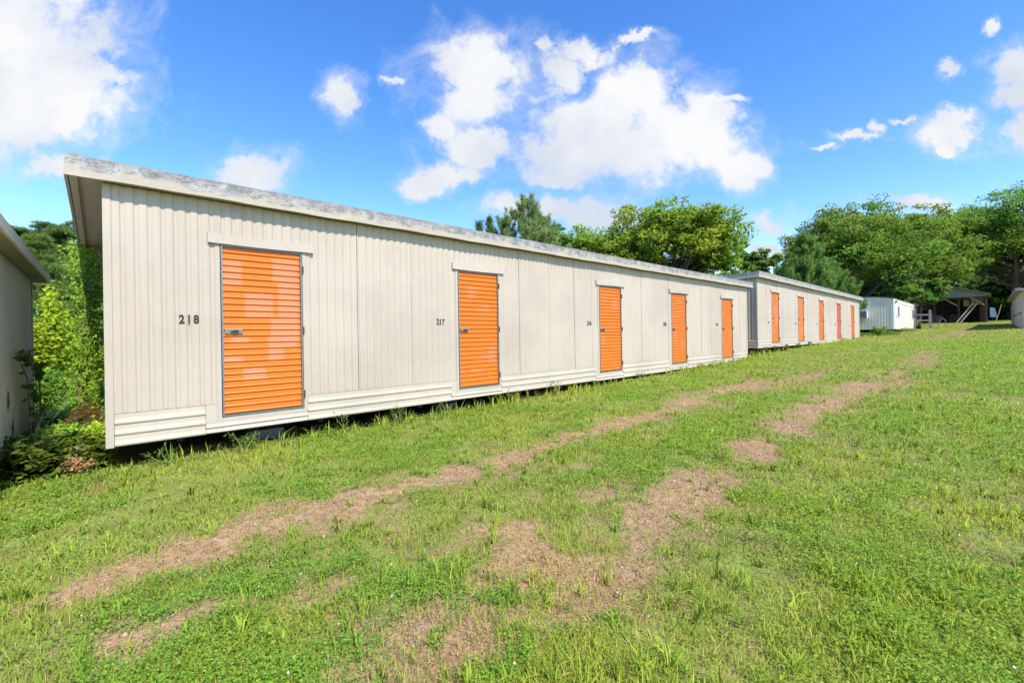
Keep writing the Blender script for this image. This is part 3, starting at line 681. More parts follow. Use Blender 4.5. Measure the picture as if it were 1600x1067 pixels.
# ------------------------------------------------------------------ pole barn
def barn():
    X = 78.0; Ya, Yb = .1, 6.9; zg = .58; D = 7.0
    B = empty('pole_barn', (X, Ya, zg), 0, 0, 'old open fronted pole barn with grey tin gable under the trees', 'barn')
    W = Yb-Ya; he = 3.15; ap = 4.35
    g = MB(); n = 34
    for i in range(n):
        y0 = W*i/n; y1 = W*(i+1)/n-.012; t0 = he+.35+(ap-he-.1)*(1-abs(y0/W*2-1)); t1 = he+.35+(ap-he-.1)*(1-abs(y1/W*2-1))
        g.add([(-.02, y0, he), (-.02, y1, he), (-.02, y1, t1), (-.02, y0, t0), (.01, y0, he), (.01, y1, he), (.01, y1, t1), (.01, y0, t0)], [(0, 3, 2, 1), (4, 5, 6, 7), (0, 4, 7, 3), (1, 2, 6, 5), (0, 1, 5, 4)])
    g.build('gable', M['tin'], B)
    r = MB(); m_ = W/2; zt = ap+.28; ze = he+.28
    for (ya, za, yb, zb_) in ((-.35, ze-.1, m_, zt), (m_, zt, W+.35, ze-.1)):
        r.add([(-.4, ya, za), (D+.3, ya, za), (D+.3, yb, zb_), (-.4, yb, zb_), (-.4, ya, za+.07), (D+.3, ya, za+.07), (D+.3, yb, zb_+.07), (-.4, yb, zb_+.07)], [(0, 3, 2, 1), (4, 5, 6, 7), (0, 4, 7, 3), (0, 1, 5, 4), (3, 7, 6, 2), (1, 2, 6, 5)])
    r.build('roof', M['tin'], B)
    bm = MB(); bm.box(-.06, .06, 0, W, he-.2, he-.003); bm.build('header_beam', M['wood_dark'], B)
    for y in (.0, 2.3, 4.5, W-.2):
        p = MB(); p.box(-.1, .1, y, y+.2, -.3, he-.2); p.build('post', M['wood_dark'], B)
    for k in range(1, 4):
        for y in (.05, 2.35, 4.5):
            p = MB(); p.box(k*2.2, k*2.2+.16, y, y+.16, -.3, he+.2); p.build('post', M['wood_dark'], B)
    for y0 in (2.5, .2):
        p = MB(); p.bar((-.05, y0, he-1.05), (-.05, y0+1.2, he-.05), .1, .13); p.build('brace', M['wood_tan'], B)
    w = MB(); random.seed(5)
    for i in range(9):
        z0 = i*.36; 
        for j in range(4):
            ya = W*j/4; w.box(D-.03, D, ya+.02, ya+W/4-.02, z0+.03, z0+.36-random.uniform(.03, .09))
    w.build('back_boards', M['board'], B)
    w = MB(); w.box(D+.002, D+.03, 0, W, 0, he+.3); w.build('dark_backing', M['wood_dark'], B)  # dark sheet added behind the board gaps so the interior reads as shaded
    w = MB()
    for i in range(9): w.box(.3, D-.05, W-.03, W, i*.38, i*.38+.33)
    w.box(.3, D-.1, 0.0, .03, 0, he-.1); w.build('side_boards', M['board'], B)
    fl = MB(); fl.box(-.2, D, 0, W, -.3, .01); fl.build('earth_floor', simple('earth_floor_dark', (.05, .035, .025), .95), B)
    s = MB(); s.box(1.0, 1.2, .3, 1.35, 2.2, 3.0); s.box(1.0, 1.1, 1.5, 2.0, 2.05, 2.9); s.build('hung_boards', M['wood_tan'], B)
    L = empty('ladder', (X-.5, 2.35, zg), 0, 0, 'pale ladder leaning inside the front of the open pole barn', 'ladder')
    for dy in (0, .38):
        p = MB(); p.bar((0, dy, .02), (.5, dy-1.45, 2.35), .06, .08); p.build('rail', M['ladder'], L)
    for i in range(9):
        t = (i+.7)/9.6; p = MB(); p.bar((.5*t, .02-1.45*t, .02+2.33*t), (.5*t, .36-1.45*t, .02+2.33*t), .03, .03); p.build('rung', M['ladder'], L)
    for k, (x, y, a, wd, lab) in enumerate(((1.2, 5.2, .35, 1.3, 'grey board leaning at the back left of the barn floor'), (1.0, 3.6, .5, .7, 'dark board leaning by the middle posts of the barn'))):
        e = MB(); e.bar((0, 0, .01), (.3, -a*.6, 1.05), wd, .04, up=(1, 0, 0)); o = e.build('leaning_board', M['board'] if k == 0 else M['wood_dark'], None, loc=(X+x-.6, Ya+y-.5, zg)); tag(o, lab, 'board')
    e = MB(); e.add([(0, -.1, 0), (0, -.7, 0), (.05, -.5, 1.1), (.05, -.1, 1.2), (.04, -.1, 0), (.04, -.7, 0), (.09, -.5, 1.1), (.09, -.1, 1.2)], [(0, 1, 2, 3), (7, 6, 5, 4), (0, 3, 7, 4), (1, 5, 6, 2), (2, 6, 7, 3), (0, 4, 5, 1)])
    o = e.build('metal_sheet', M['tarp'], None, loc=(X+.3, -.02, zg+.6)); tag(o, 'pale blue sheet leaning against the right side of the barn', 'sheet')
    e = MB(); e.tube([(0, 0, 0), (.1, -.25, .9), (.1, -.5, 2.1)], [.03, .03, .025], 6); o = e.build('metal_pole', M['ladder'], None, loc=(X+.1, -.55, zg)); tag(o, 'thin pale pole leaning outside the right post of the barn', 'pole')
barn()
# ------------------------------------------------------------------ vegetation builders
rng = np.random.default_rng(11)
def leaf_mesh(name, P, Nrm, size, col, parent=None, aspect=.55, matl=None, pointed=True):
    """one 4 or 6 corner leaf per point. P (n,3), Nrm (n,3) normals, size (n,)"""
    n = len(P); Nrm = Nrm/np.linalg.norm(Nrm, axis=1, keepdims=True)
    t = rng.normal(size=(n, 3)); t -= (t*Nrm).sum(1, keepdims=True)*Nrm; t /= np.linalg.norm(t, axis=1, keepdims=True)+1e-9
    b = np.cross(Nrm, t); s = size[:, None]
    if pointed:
        V = np.stack([P-t*s*.5, P+b*s*aspect*.5-Nrm*s*.06, P+t*s*.5-Nrm*s*.12, P-b*s*aspect*.5-Nrm*s*.06], 1)
    else:
        V = np.stack([P-t*s*.5-b*s*aspect*.5, P+t*s*.5-b*s*aspect*.5, P+t*s*.5+b*s*aspect*.5, P-t*s*.5+b*s*aspect*.5], 1)
    F = np.arange(4*n).reshape(n, 4)
    return np_mesh(name, V.reshape(-1, 3), [F], matl or M['leaf'], np.repeat(col, 4, 0), parent)
def shade(c, n, var=.25, hue=.12):
    c = np.array(c); k = 1+rng.normal(size=(n, 1))*var*.6; h = rng.normal(size=(n, 1))*hue
    out = c[None, :]*np.clip(k, .45, 1.8); out[:, 0:1] *= (1+h); out[:, 2:3] *= (1-h*.5)
    return np.clip(out, .004, .9)
GREEN1 = (.085, .135, .022); GREEN2 = (.06, .105, .025); GREENY = (.17, .24, .03); GREEND = (.04, .075, .02)

def decid_tree(name, label, x, y, zg, H, Rr, crown_lo=.25, col=GREEN1, n=26000, lsize=.2, group='broadleaf trees behind the buildings', cat='tree', seed=1, squash=1.0, nclump=26, trunk=.0):
    global rng
    rng = np.random.default_rng(seed); rd = random.Random(seed)
    T = empty(name, (x, y, zg), rd.uniform(0, 6), 0, label, cat, group)
    lo = H*crown_lo; cz = (lo+H)/2; hv = (H-lo)/2
    tw = MB(); tr = trunk or H*.022
    top = Vector((rd.uniform(-.3, .3), rd.uniform(-.3, .3), H*.55))
    tw.tube([(0, 0, -.3), (0, 0, H*.1), (top.x*.4, top.y*.4, H*.3), top, (top.x*1.5, top.y*1.5, H*.8)], [tr*1.4, tr, tr*.85, tr*.55, tr*.15], 8)
    cl = []
    for i in range(nclump):
        # centres over the crown volume, denser near its skin
        th = rd.uniform(0, 2*math.pi); ph = math.acos(rd.uniform(-.6, 1)); rr = rd.uniform(.45, .78)
        c = Vector((Rr*rr*math.sin(ph)*math.cos(th), Rr*rr*math.sin(ph)*math.sin(th), cz+hv*rr*math.cos(ph)))
        r = Rr*rd.uniform(.22, .36); cl.append((c, r))
    LB_ = MB()
    for c, r in cl:
        z0 = max(H*.15, min(H*.6, c.z-abs(c.xy.length)*.7)); s = Vector((top.x*z0/H, top.y*z0/H, z0))
        mid = s.lerp(c, .5)+Vector((0, 0, -.06*H*.5)); LB_.tube([s, mid, c], [tr*.42, tr*.25, tr*.06], 5, cap=False)
        for k in range(4):
            e = c+Vector((rd.uniform(-1, 1), rd.uniform(-1, 1), rd.uniform(-.7, .4)))*r*.6; LB_.tube([mid.lerp(c, .6), e], [tr*.12, tr*.03], 4, cap=False)
    tw.build('trunk', M['bark'], T, smooth=True); LB_.build('limbs', M['bark'], T, smooth=True)
    col = tuple(q*2.2 for q in col)
    Ps = []; Ns = []; Cs = []
    wsum = sum(r**2 for c, r in cl)
    for c, r in cl:
        m = int(n*r*r/wsum); ns = 16
        tint = np.array([rd.uniform(.86, 1.16), rd.uniform(.93, 1.08), 1.0])*rd.uniform(.85, 1.15)
        d = rng.normal(size=(ns, 3)); d /= np.linalg.norm(d, axis=1, keepdims=True); d[:, 2] = d[:, 2]*.8+.15
        sub = np.array(c)+d*r*rng.uniform(.45, 1.0, (ns, 1))*np.array([1, 1, .75]); sr = r*rng.uniform(.25, .45, ns)
        k = rng.integers(0, ns, m); q = rng.normal(size=(m, 3)); q *= (rng.uniform(0.2, 1, (m, 1))**.5)/np.linalg.norm(q, axis=1, keepdims=True)
        p = sub[k]+q*sr[k][:, None]*np.array([1.15, 1.15, .6]); Ps.append(p)
        nn = q*.6+rng.normal(size=(m, 3))*.6+np.array([0, 0, .8]); Ns.append(nn)
        tt = rng.uniform(.88, 1.14, (ns, 1)); Cs.append(shade(col, m, .3, .12)*tint*tt[k])
    P = np.concatenate(Ps); leaf_mesh('crown', P, np.concatenate(Ns), rng.uniform(.6, 1.4, len(P))*lsize, np.concatenate(Cs), T, .6)
    return T

def pine_tree(name, label, x, y, zg, H, Rr, lo=.1, col=(.06, .115, .03), n=1500, seed=1, group='pines behind the buildings', nl=.22, candles=True, lay=17, open_=False, rp=.9):
    global rng
    rng = np.random.default_rng(seed); rd = random.Random(seed)
    col = tuple(q*1.8 for q in col)
    T = empty(name, (x, y, zg), rd.uniform(0, 6), 0, label, 'pine tree', group); tr = H*(.014 if open_ else .009)+.03
    tw = MB(); tw.tube([(0, 0, -.3), (.05, 0, H*.5), (0, .05, H*.97)], [tr*1.2, tr*.75, tr*.1], 7)
    br = MB(); tips = []
    for i in range(lay):
        f = (i+.5)/lay; z = H*(lo+(1-lo)*f)
        rad = Rr*((1-f)**rp*.98+.03) if not open_ else Rr*(.55+.45*math.sin(math.pi*min(1, f*1.05)))*(1 if f < .85 else .6)
        nb = rd.randint(4, 7); a0 = rd.uniform(0, 6)
        for j in range(nb):
            a = a0+j*2*math.pi/nb+rd.uniform(-.3, .3); L = rad*rd.uniform(.45, 1.2); up = rd.uniform(.3, .8) if not open_ else rd.uniform(-.05, .25)
            e = Vector((math.cos(a)*L, math.sin(a)*L, z+L*up)); s = Vector((0, 0, z)); mid = s.lerp(e, .5)-Vector((0, 0, L*.04)); br.tube([s, mid, e], [tr*.3, tr*.2, tr*.05], 4, cap=False)
            m = max(3, int(L/ (.28 if not open_ else .4)))
            for k in range(m):
                t = .35+.65*(k+1)/m; b = s.lerp(e, t); sp = L*.28*(1.2-t*.6)
                if open_:
                    for q in range(3): tips.append(b+Vector((rd.gauss(0, sp), rd.gauss(0, sp), rd.gauss(0, sp*.35)+.05)))
                elif rd.random() < .7:
                    b = b+Vector((rd.gauss(0, sp*.5), rd.gauss(0, sp*.5), 0)); dv = Vector((math.cos(a)*.35+rd.gauss(0, .15), math.sin(a)*.35+rd.gauss(0, .15), 1)); sl_ = nl*rd.uniform(1.3, 2.9)
                    for q in range(6): tips.append(b+dv*sl_*q/5)
    for k in range(14): tips.append(Vector((rd.gauss(0, .06), rd.gauss(0, .06), H*rd.uniform(.8, .99))))
    tw.build('trunk', M['bark_pine'], T, smooth=True); br.build('limbs', M['bark_pine'], T)
    tips = np.array([tuple(t) for t in tips]); per = max(6, n*10//len(tips)); m = len(tips)*per
    base = np.repeat(tips, per, 0); d = rng.normal(size=(m, 3)); d[:, 2] = np.abs(d[:, 2])*.9+.25; d /= np.linalg.norm(d, axis=1, keepdims=True)
    ln = nl*rng.uniform(.6, 1.2, (m, 1)); base = base+rng.normal(size=(m, 3))*nl*.22; w = np.cross(d, rng.normal(size=(m, 3))); w /= np.linalg.norm(w, axis=1, keepdims=True); w *= nl*.075
    V = np.stack([base-w, base+w, base+d*ln], 1).reshape(-1, 3); tint = np.repeat(rng.uniform(.75, 1.3, (len(tips), 1)), per, 0); C = shade(col, m, .25, .1)*tint
    o = np_mesh('crown', V, [np.arange(3*m).reshape(m, 3)], M['leaf'], np.repeat(C, 3, 0), T)
    if candles:
        c = MB()
        for k in range(16):
            p = Vector(tips[rd.randrange(len(tips))]) if k > 3 else Vector((rd.gauss(0, .05), rd.gauss(0, .05), H*.95)); c.tube([p, p+Vector((0, 0, nl*1.0))], [.018, .008], 4)
        c.build('candles', M['candle'], T)
    return T
M['candle'] = simple('pine_candle', (.30, .32, .14), .8)

def shrub(name, label, x, y, zg, H, Rr, n=4000, lsize=.07, col=GREENY, group='shrubs between the buildings', seed=1, cat='shrub', stems=9, ry=None, clumps=14, parent_rot=0):
    global rng
    rng = np.random.default_rng(seed); rd = random.Random(seed); ry = ry or Rr
    col = tuple(q*1.3 for q in col)
    T = empty(name, (x, y, zg), 0, 0, label, cat, group); st = MB(); cs = []
    for i in range(stems):
        a = rd.uniform(0, 6.28); e = Vector((math.cos(a)*Rr*rd.uniform(.2, .8), math.sin(a)*ry*rd.uniform(.2, .8), H*rd.uniform(.55, .97))); b = Vector((rd.gauss(0, .08*Rr), rd.gauss(0, .08*ry), -.1))
        m1 = b.lerp(e, .5)+Vector((rd.gauss(0, .06), rd.gauss(0, .06), .05)); st.tube([b, m1, e], [.012+H*.004, .008+H*.003, .004], 5, cap=False)
        for t in (.45, .65, .8, .95): cs.append(m1.lerp(e, t*1.05)+Vector((rd.gauss(0, .12*Rr), rd.gauss(0, .12*ry), rd.gauss(0, .05*H))))
    for k in range(clumps): cs.append(Vector((rd.uniform(-.7, .7)*Rr, rd.uniform(-.7, .7)*ry, H*rd.uniform(.15, .7))))
    st.build('stems', M['bark'], T)
    cs = np.array([tuple(c) for c in cs]); k = rng.integers(0, len(cs), n); q = rng.normal(size=(n, 3)); P = cs[k]+q*np.array([Rr, ry, H*.5])*.16
    P[:, 2] = np.maximum(P[:, 2], .01); Nn = rng.normal(size=(n, 3))*.7+np.array([0, -.1, .9])
    tt = rng.uniform(.8, 1.25, (len(cs), 1)); leaf_mesh('foliage', P, Nn, rng.uniform(.6, 1.4, n)*lsize, shade(col, n, .3, .12)*tt[k], T, .65)
    return T

# ------------------------------------------------------------------ trees
def T_at(px, z, ytop): x, y = at_depth(px, z); g = hz(x, y); return x, y, g, z_of(ytop, z, px)-g
G2 = 'broadleaf trees behind the buildings'
# trees over the roof of the first building
def dt(label, px, z, ytop, wpx, **k):
    x, y, g, H = T_at(px, z, ytop); return decid_tree('broadleaf_tree', label, x, y, g, H, wpx/F_PX*z*.5, **k)
def pt(label, px, z, ytop, wpx, **k):
    x, y, g, H = T_at(px, z, ytop); return pine_tree('pine_tree', label, x, y, g, H, wpx/F_PX*z*.5, **k)
dt('big rounded bright green tree rising behind the middle of the long roof', 1055, 30, 303, 235, col=(.105, .155, .02), n=60000, lsize=.19, seed=3, nclump=46, crown_lo=.2)
dt('smaller tree to the left of the rounded one behind the long roof', 915, 31, 342, 180, col=(.115, .165, .022), n=30000, lsize=.18, seed=4, nclump=30)
dt('slim tree with sparse top beside the grey green pine behind the long roof', 866, 27, 322, 90, col=(.085, .14, .03), n=9000, lsize=.15, seed=5, nclump=14)
pt('grey green young pine beside the sparse topped tree over the long roof', 828, 22, 322, 165, seed=6, n=6500, nl=.2, lay=24, rp=.6, col=(.12, .18, .06))
pt('small pine left of the grey green one over the long roof', 790, 22, 352, 110, seed=7, n=4200, nl=.17, lay=24, rp=.6, col=(.11, .17, .055))
pt('low pine between the grey green pine and the small tree over the long roof', 850, 24, 350, 120, seed=66, n=4200, nl=.19, lay=24, rp=.6, col=(.11, .175, .05))
pt('pine tip barely showing above the long roof, left of the other pines', 768, 21, 345, 60, seed=8, n=1500, nl=.13, lay=20, candles=False)
pt('leftmost thin pine tip showing above the long roof', 752, 21, 352, 50, seed=9, n=1500, nl=.13, lay=20, candles=False)
dt('tree behind the gap between the two orange door buildings', 1165, 42, 372, 90, col=(.07, .12, .025), n=16000, lsize=.22, seed=10, nclump=18)
dt('low tree left of the bushy pine behind the second building', 1215, 44, 392, 80, col=(.075, .125, .022), n=14000, lsize=.22, seed=12, nclump=18)
pt('bushy light green pine in front of the large spreading trees', 1262, 36, 378, 130, seed=13, n=9000, nl=.28, lo=.02, lay=28, col=(.085, .16, .035))
pt('second lower pine right of the bushy one behind the second building', 1298, 40, 415, 76, seed=33, n=5000, nl=.26, lo=.02, lay=24, col=(.07, .14, .03))
dt('large spreading tree with sky gaps behind the second building', 1330, 52, 308, 220, col=(.07, .12, .018), n=56000, lsize=.26, seed=14, nclump=44, crown_lo=.12)
dt('spreading tree just right of the one with sky gaps', 1415, 56, 310, 190, col=(.08, .13, .02), n=50000, lsize=.27, seed=15, nclump=40, crown_lo=.1)
dt('tree with drooping low boughs over the barn roof', 1490, 66, 322, 190, col=(.075, .13, .022), n=48000, lsize=.27, seed=16, nclump=40, crown_lo=.3)
dt('low bough tree hanging in front of the left side of the barn', 1437, 46, 425, 74, col=(.07, .135, .022), n=14000, lsize=.2, seed=17, nclump=18, crown_lo=.25)
dt('low dark tree behind the trailer roof', 1372, 52, 428, 96, col=(.05, .095, .02), n=16000, lsize=.24, seed=18, nclump=20, crown_lo=.05)
dt('tallest tree at the right edge with a thick trunk', 1588, 62, 280, 235, col=(.065, .125, .02), n=60000, lsize=.28, seed=19, nclump=46, crown_lo=.12, trunk=.5)
dt('second tall tree beyond the right edge', 1700, 60, 300, 200, col=(.065, .12, .02), n=30000, lsize=.3, seed=20, nclump=30, crown_lo=.2)
dt('small bright leafy tree right of the barn', 1566, 72, 452, 60, col=(.12, .2, .025), n=9000, lsize=.24, seed=21, nclump=16, crown_lo=.02)
for i, (px, z, yt, w) in enumerate(((1350, 74, 400, 150), (1450, 84, 400, 170), (1540, 92, 395, 170), (1640, 90, 390, 200), (1250, 60, 430, 120))):
    dt(['background tree behind the trailer', 'background tree behind the barn', 'background tree beyond the right side of the barn', 'background tree beyond the pale pink building', 'background tree behind the bushy pine'][i], px, z, yt, w, col=(.045, .085, .02), n=14000, lsize=.4, seed=40+i, nclump=22, crown_lo=.0, group='background trees')
def far_wood():
    global rng
    rng = np.random.default_rng(300); n = 150000; t = rng.uniform(0, 1, n)
    # a belt of woodland behind everything
    pts = np.array([(-70, 60), (-30, 72), (20, 66), (70, 60), (104, 45), (112, 15), (108, -12), (96, -40)], float)
    k = rng.integers(0, len(pts)-1, n); P = pts[k]*(1-t[:, None])+pts[k+1]*t[:, None]+rng.normal(size=(n, 2))*2.2
    z = height(P[:, 0], P[:, 1], False); hh = 3.5+7.5*fbm(P[:, 0], P[:, 1], 6, 301, 3); zz = z+hh*rng.uniform(0, 1, n)**.8
    o = leaf_mesh('far_wood', np.stack([P[:, 0], P[:, 1], zz], 1), rng.normal(size=(n, 3))*.6+np.array([0, -.2, .7]), rng.uniform(.5, 1.1, n), shade((.09, .15, .035), n, .3, .12), None, .7); tag(o, 'belt of far green woodland closing the view behind the buildings', 'woodland', kind='stuff')
far_wood()
# pine wood seen through the left gap
pw = [(28, 34, 362, 90), (62, 30, 372, 80), (100, 36, 356, 100), (135, 29, 392, 80), (160, 40, 352, 110), (-20, 38, 350, 110), (75, 46, 352, 110), (128, 48, 350, 120), (200, 44, 360, 120), (-80, 42, 350, 120)]
pl = ['pine at the left of the gap wood, above the left roof', 'shorter pine in front in the gap wood', 'middle pine of the gap wood', 'low boughed pine near the long roof end', 'tall pine half hidden by the long roof end', 'pine behind the left building roof', 'rear pine in the middle of the gap wood', 'rear pine at the right of the gap wood', 'pine hidden behind the long building', 'pine beyond the left edge']
for i, (px, z, yt, w) in enumerate(pw):
    pt(pl[i], px, z, yt, w, seed=60+i, n=7500, nl=.34, lo=.12, lay=20, open_=True, candles=False, col=(.085, .135, .03) if i % 2 else (.07, .12, .028), group='pines in the wood at the left')

# ------------------------------------------------------------------ shrubs between the buildings
GS = 'shrubs between the left buildings'
def sh(label, px, z, ytop, wpx, ybase=None, name='shrub', **k):
    x, y = at_depth(px, z); g = hz(x, y) if ybase is None else z_of(ybase, z, px)
    k.setdefault('group', GS); return shrub(name, label, x, y, g, z_of(ytop, z, px)-g, wpx/F_PX*z*.5, **k)
sh('tall yellow green sapling against the left building corner', 84, 11.5, 468, 62, n=5200, lsize=.10, col=(.30, .40, .035), seed=71)
sh('broad bright green bush in the middle of the gap', 120, 12.5, 528, 100, n=9000, lsize=.09, col=(.28, .40, .035), seed=72)
sh('feathery green bush behind the bright one', 100, 16, 500, 110, n=6000, lsize=.10, col=(.12, .22, .03), seed=73)
sh('bush lower down in front of the bright one', 90, 9.6, 590, 74, n=7000, lsize=.06, col=(.12, .23, .03), seed=74)
sh('dark leafy bush at the foot of the long building corner', 138, 9.0, 590, 60, n=6000, lsize=.05, col=(.16, .32, .05), seed=75)
sh('low dark weeds in the middle of the gap', 85, 8.2, 640, 90, n=7000, lsize=.045, col=(.16, .32, .05), seed=76)
sh('broad leaved bramble in front of the gap', 100, 7.0*.74, 668, 95, n=4600, lsize=.04, col=(.28, .50, .06), seed=77, stems=7)
sh('light green bramble beside the skirting corner', 145, 6.9*.72, 664, 64, n=3400, lsize=.036, col=(.38, .54, .06), seed=78, stems=7)
sh('low bramble at the left frame edge', 25, 6.9*.74, 686, 84, n=3800, lsize=.038, col=(.24, .44, .06), seed=79, stems=7)
sh('dying bramble with brown dry leaves in front of the gap', 118, 6.35*.73, 702, 64, n=1900, lsize=.032, col=(.42, .27, .13), seed=80, stems=6)
# climbing vine on the rear corner of the long building
def vine(name, label, pts, n, ls, col, seed, spread=.12, out=(-.05, 0, 0)):
    global rng
    rng = np.random.default_rng(seed); rd = random.Random(seed); x0, y0, z0 = pts[0]
    T = empty(name, (x0, y0, z0), 0, 0, label, 'vine', 'climbing vines'); L = [Vector(p)-Vector(pts[0]) for p in pts]
    st = MB()
    for k in range(4):
        off = Vector((rd.gauss(0, .03), rd.gauss(0, spread*.5), 0)); st.tube([p+off for p in L], [.006]*len(L), 5, cap=False)
    st.build('stem', M['twig'], T)
    i = rng.integers(0, len(L)-1, n); t = rng.uniform(0, 1, n); A = np.array([tuple(p) for p in L]); P = A[i]*(1-t[:, None])+A[i+1]*t[:, None]+rng.normal(size=(n, 3))*np.array([spread*.6, spread, spread*.8])
    Nn = rng.normal(size=(n, 3))*.5+np.array([-.5, -.6, .5]); leaf_mesh('foliage', P, Nn, rng.uniform(.6, 1.4, n)*ls, shade(col, n, .3, .12), T, .8)
vine('climbing_vine', 'leafy vine climbing the end wall of the long building up to its eave', [(-.12, 8.3, -1.4), (-.16, 8.5, -.4), (-.14, 8.8, .6), (-.16, 9.2, 1.1), (-.24, 9.8, 1.42)], 4200, .045, (.24, .40, .045), 81, .15)
vine('climbing_vine', 'thin leafy creeper on the corner of the dirty tan building at the left', [(-.66, 8.3, -1.5), (-.62, 8.5, -.9), (-.6, 8.1, -.45), (-.66, 7.7, -.1)], 60, .10, (.08, .17, .025), 82, .1)
# dead sticks
def sticks():
    rd = random.Random(4); T = empty('dead_branches', (-.45, 8.0, hz(-.45, 8.0)), 0, 0, 'bare dead branches tangled in the gap beside the tan building', 'branches')
    for k in range(3):
        s = MB()
        for i in range(9):
            a = Vector((rd.uniform(-.3, .45), rd.uniform(-.9, .9), rd.uniform(0, .1))); d = Vector((rd.uniform(-.3, .4), rd.uniform(-.7, .5), rd.uniform(.3, 1.0)))
            p = [a]; 
            for j in range(4): d += Vector((rd.gauss(0, .14), rd.gauss(0, .14), rd.gauss(-.12, .1))); p.append(p[-1]+d*.28)
            r0 = rd.uniform(.006, .02); s.tube(p, [r0, r0*.85, r0*.65, r0*.45, r0*.2], 5, cap=False)
            for j in range(2): q = p[2+j]; s.tube([q, q+Vector((rd.gauss(0, .15), rd.gauss(0, .15), rd.uniform(.05, .25)))], [r0*.4, r0*.1], 4, cap=False)
        s.build('branch', M['twig'], T)
sticks()
def brush_pile():
    global rng
    rng = np.random.default_rng(9); x, y = at_depth(132, 5.9); g = hz(x, y); n = 3800
    q = rng.normal(size=(n, 3)); q[:, 2] = np.abs(q[:, 2]); q /= np.linalg.norm(q, axis=1, keepdims=True); P = q*rng.uniform(.5, 1, (n, 1))*np.array([.22, .3, .62])
    d = np.stack([rng.normal(size=n), rng.normal(size=n), -np.abs(rng.normal(size=n))*.8], 1); d /= np.linalg.norm(d, axis=1, keepdims=True); w = np.cross(d, rng.normal(size=(n, 3))); w /= np.linalg.norm(w, axis=1, keepdims=True)
    V = np.stack([P-w*.0025, P+w*.0025, P+d*.14], 1).reshape(-1, 3)
    o = np_mesh('brush_pile', V, [np.arange(3*n).reshape(n, 3)], M['leaf'], np.repeat(shade((.22, .115, .06), n, .3, .05), 3, 0)); o.location = (x, y, g+.12); tag(o, 'mound of rusty brown dead pine straw between the buildings', 'brush pile')
brush_pile()
# stains on the left building are separate flat patches of dried mud on its wall
def stain(y, z, w, h, seed):
    rd = random.Random(seed); mb = MB(); n = 18; vs = [(0, 0, 0)]
    for i in range(n):
        a = 2*math.pi*i/n; r = rd.uniform(.7, 1.15); vs.append((0, math.cos(a)*w*r, math.sin(a)*h*r*(1.3 if math.sin(a) < 0 else 1)))
    mb.add(vs, [(0, 1+i, 1+(i+1) % n) for i in range(n)]); return mb
for (y, z, w, h, s) in ((7.45, -.62, .05, .11, 3), (7.75, -1.0, .06, .10, 5)):
    o = stain(y, z, w, h, s).build('mud_stain', M['mud'] if 'mud' in M else M.setdefault('mud', simple('mud', (.20, .10, .055), .95, 0, .4, 30)), LB)
    # into the building's own frame: local x runs along world Y
    o.data.transform(Matrix.Rotation(R(-90), 4, 'Z')); o.location = (y-5.2, -.012, z+1.95)

# ------------------------------------------------------------------ weeds along the skirting
def weed(label, x, y, H, n, ls, col, seed, kind='weed', group='weeds growing under the skirting'):
    global rng
    rng = np.random.default_rng(seed); rd = random.Random(seed); T = empty('weed', (x, y, hz(x, y)), 0, 0, label, 'weed', group)
    st = MB(); Ps = []
    for i in range(rd.randint(3, 5)):
        e = Vector((rd.gauss(0, .1), rd.gauss(0, .07), H*rd.uniform(.6, 1))); st.tube([(0, 0, -.02), e*.5+Vector((rd.gauss(0, .02), 0, 0)), e], [.004, .003, .0015], 4, cap=False)
        for k in range(n//4): t = rd.uniform(.25, 1); Ps.append(tuple(e*t+Vector((rd.gauss(0, .035), rd.gauss(0, .035), rd.gauss(0, .015)))))
    st.build('stem', M['candle'], T); P = np.array(Ps); leaf_mesh('foliage', P, rng.normal(size=(len(P), 3))*.5+np.array([0, -.3, .8]), rng.uniform(.6, 1.3, len(P))*ls, shade(col, len(P), .3, .12), T, .6)
WD = [(.55, 'short leafy weed under the skirting near the 218 corner', .24, (.08, .17, .025)), (1.25, 'feathery weed below the left side of door 218', .3, (.1, .2, .03)), (2.55, 'tall spiky weed just right of door 218', .38, (.09, .17, .03)), (3.35, 'leafy weed halfway between doors 218 and 217', .3, (.07, .16, .03)),
      (4.15, 'low weed below number 217', .25, (.09, .18, .025)), (5.75, 'weed with a browned leaf right of door 217', .34, (.13, .17, .04)), (7.0, 'tall sprig reaching above the skirting edge left of door 216', .38, (.1, .2, .03)), (8.3, 'low weed left of door 216', .2, (.08, .16, .025)), (10.4, 'small weed right of door 216', .2, (.08, .16, .025)), (13.8, 'small weed between doors 215 and 214', .18, (.09, .18, .025)),
      (19.7, 'leafy weed under the corner of the second building', .42, (.08, .18, .025)), (20.9, 'weed under the first door of the second building', .36, (.07, .15, .02)), (22.4, 'weed right of the first door of the second building', .32, (.07, .15, .02)), (24.2, 'weed under the second door of the second building', .3, (.07, .15, .02)), (26.5, 'weed further along the second building', .26, (.07, .15, .02))]
for i, (x, lab, H, c) in enumerate(WD): weed(lab, x, 6.16+(i % 3)*.03, H, 90 if i < 10 else 160, .035 if i < 10 else .07, c, 100+i)
x, y = at_depth(1373, 33.5); shrub('shrub', 'small yellow green shrub growing at the foot of the cream trailer', x, y, hz(x, y), .8, .45, n=900, lsize=.09, col=(.16, .25, .03), group='shrubs by the trailer', seed=95, stems=5)
for i, (px, z, H, w) in enumerate(((1350, 34, .45, 1.2), (1387, 33.5, .4, 1.0), (1412, 38, .35, 1.2))):
    x, y = at_depth(px, z); shrub('shrub', ['low weeds under the air conditioner end of the trailer', 'low weeds at the front corner of the trailer', 'low weeds under the first trailer door'][i], x, y, hz(x, y), H, w, n=700, lsize=.08, col=(.09, .17, .03), group='shrubs by the trailer', seed=96+i, stems=5)

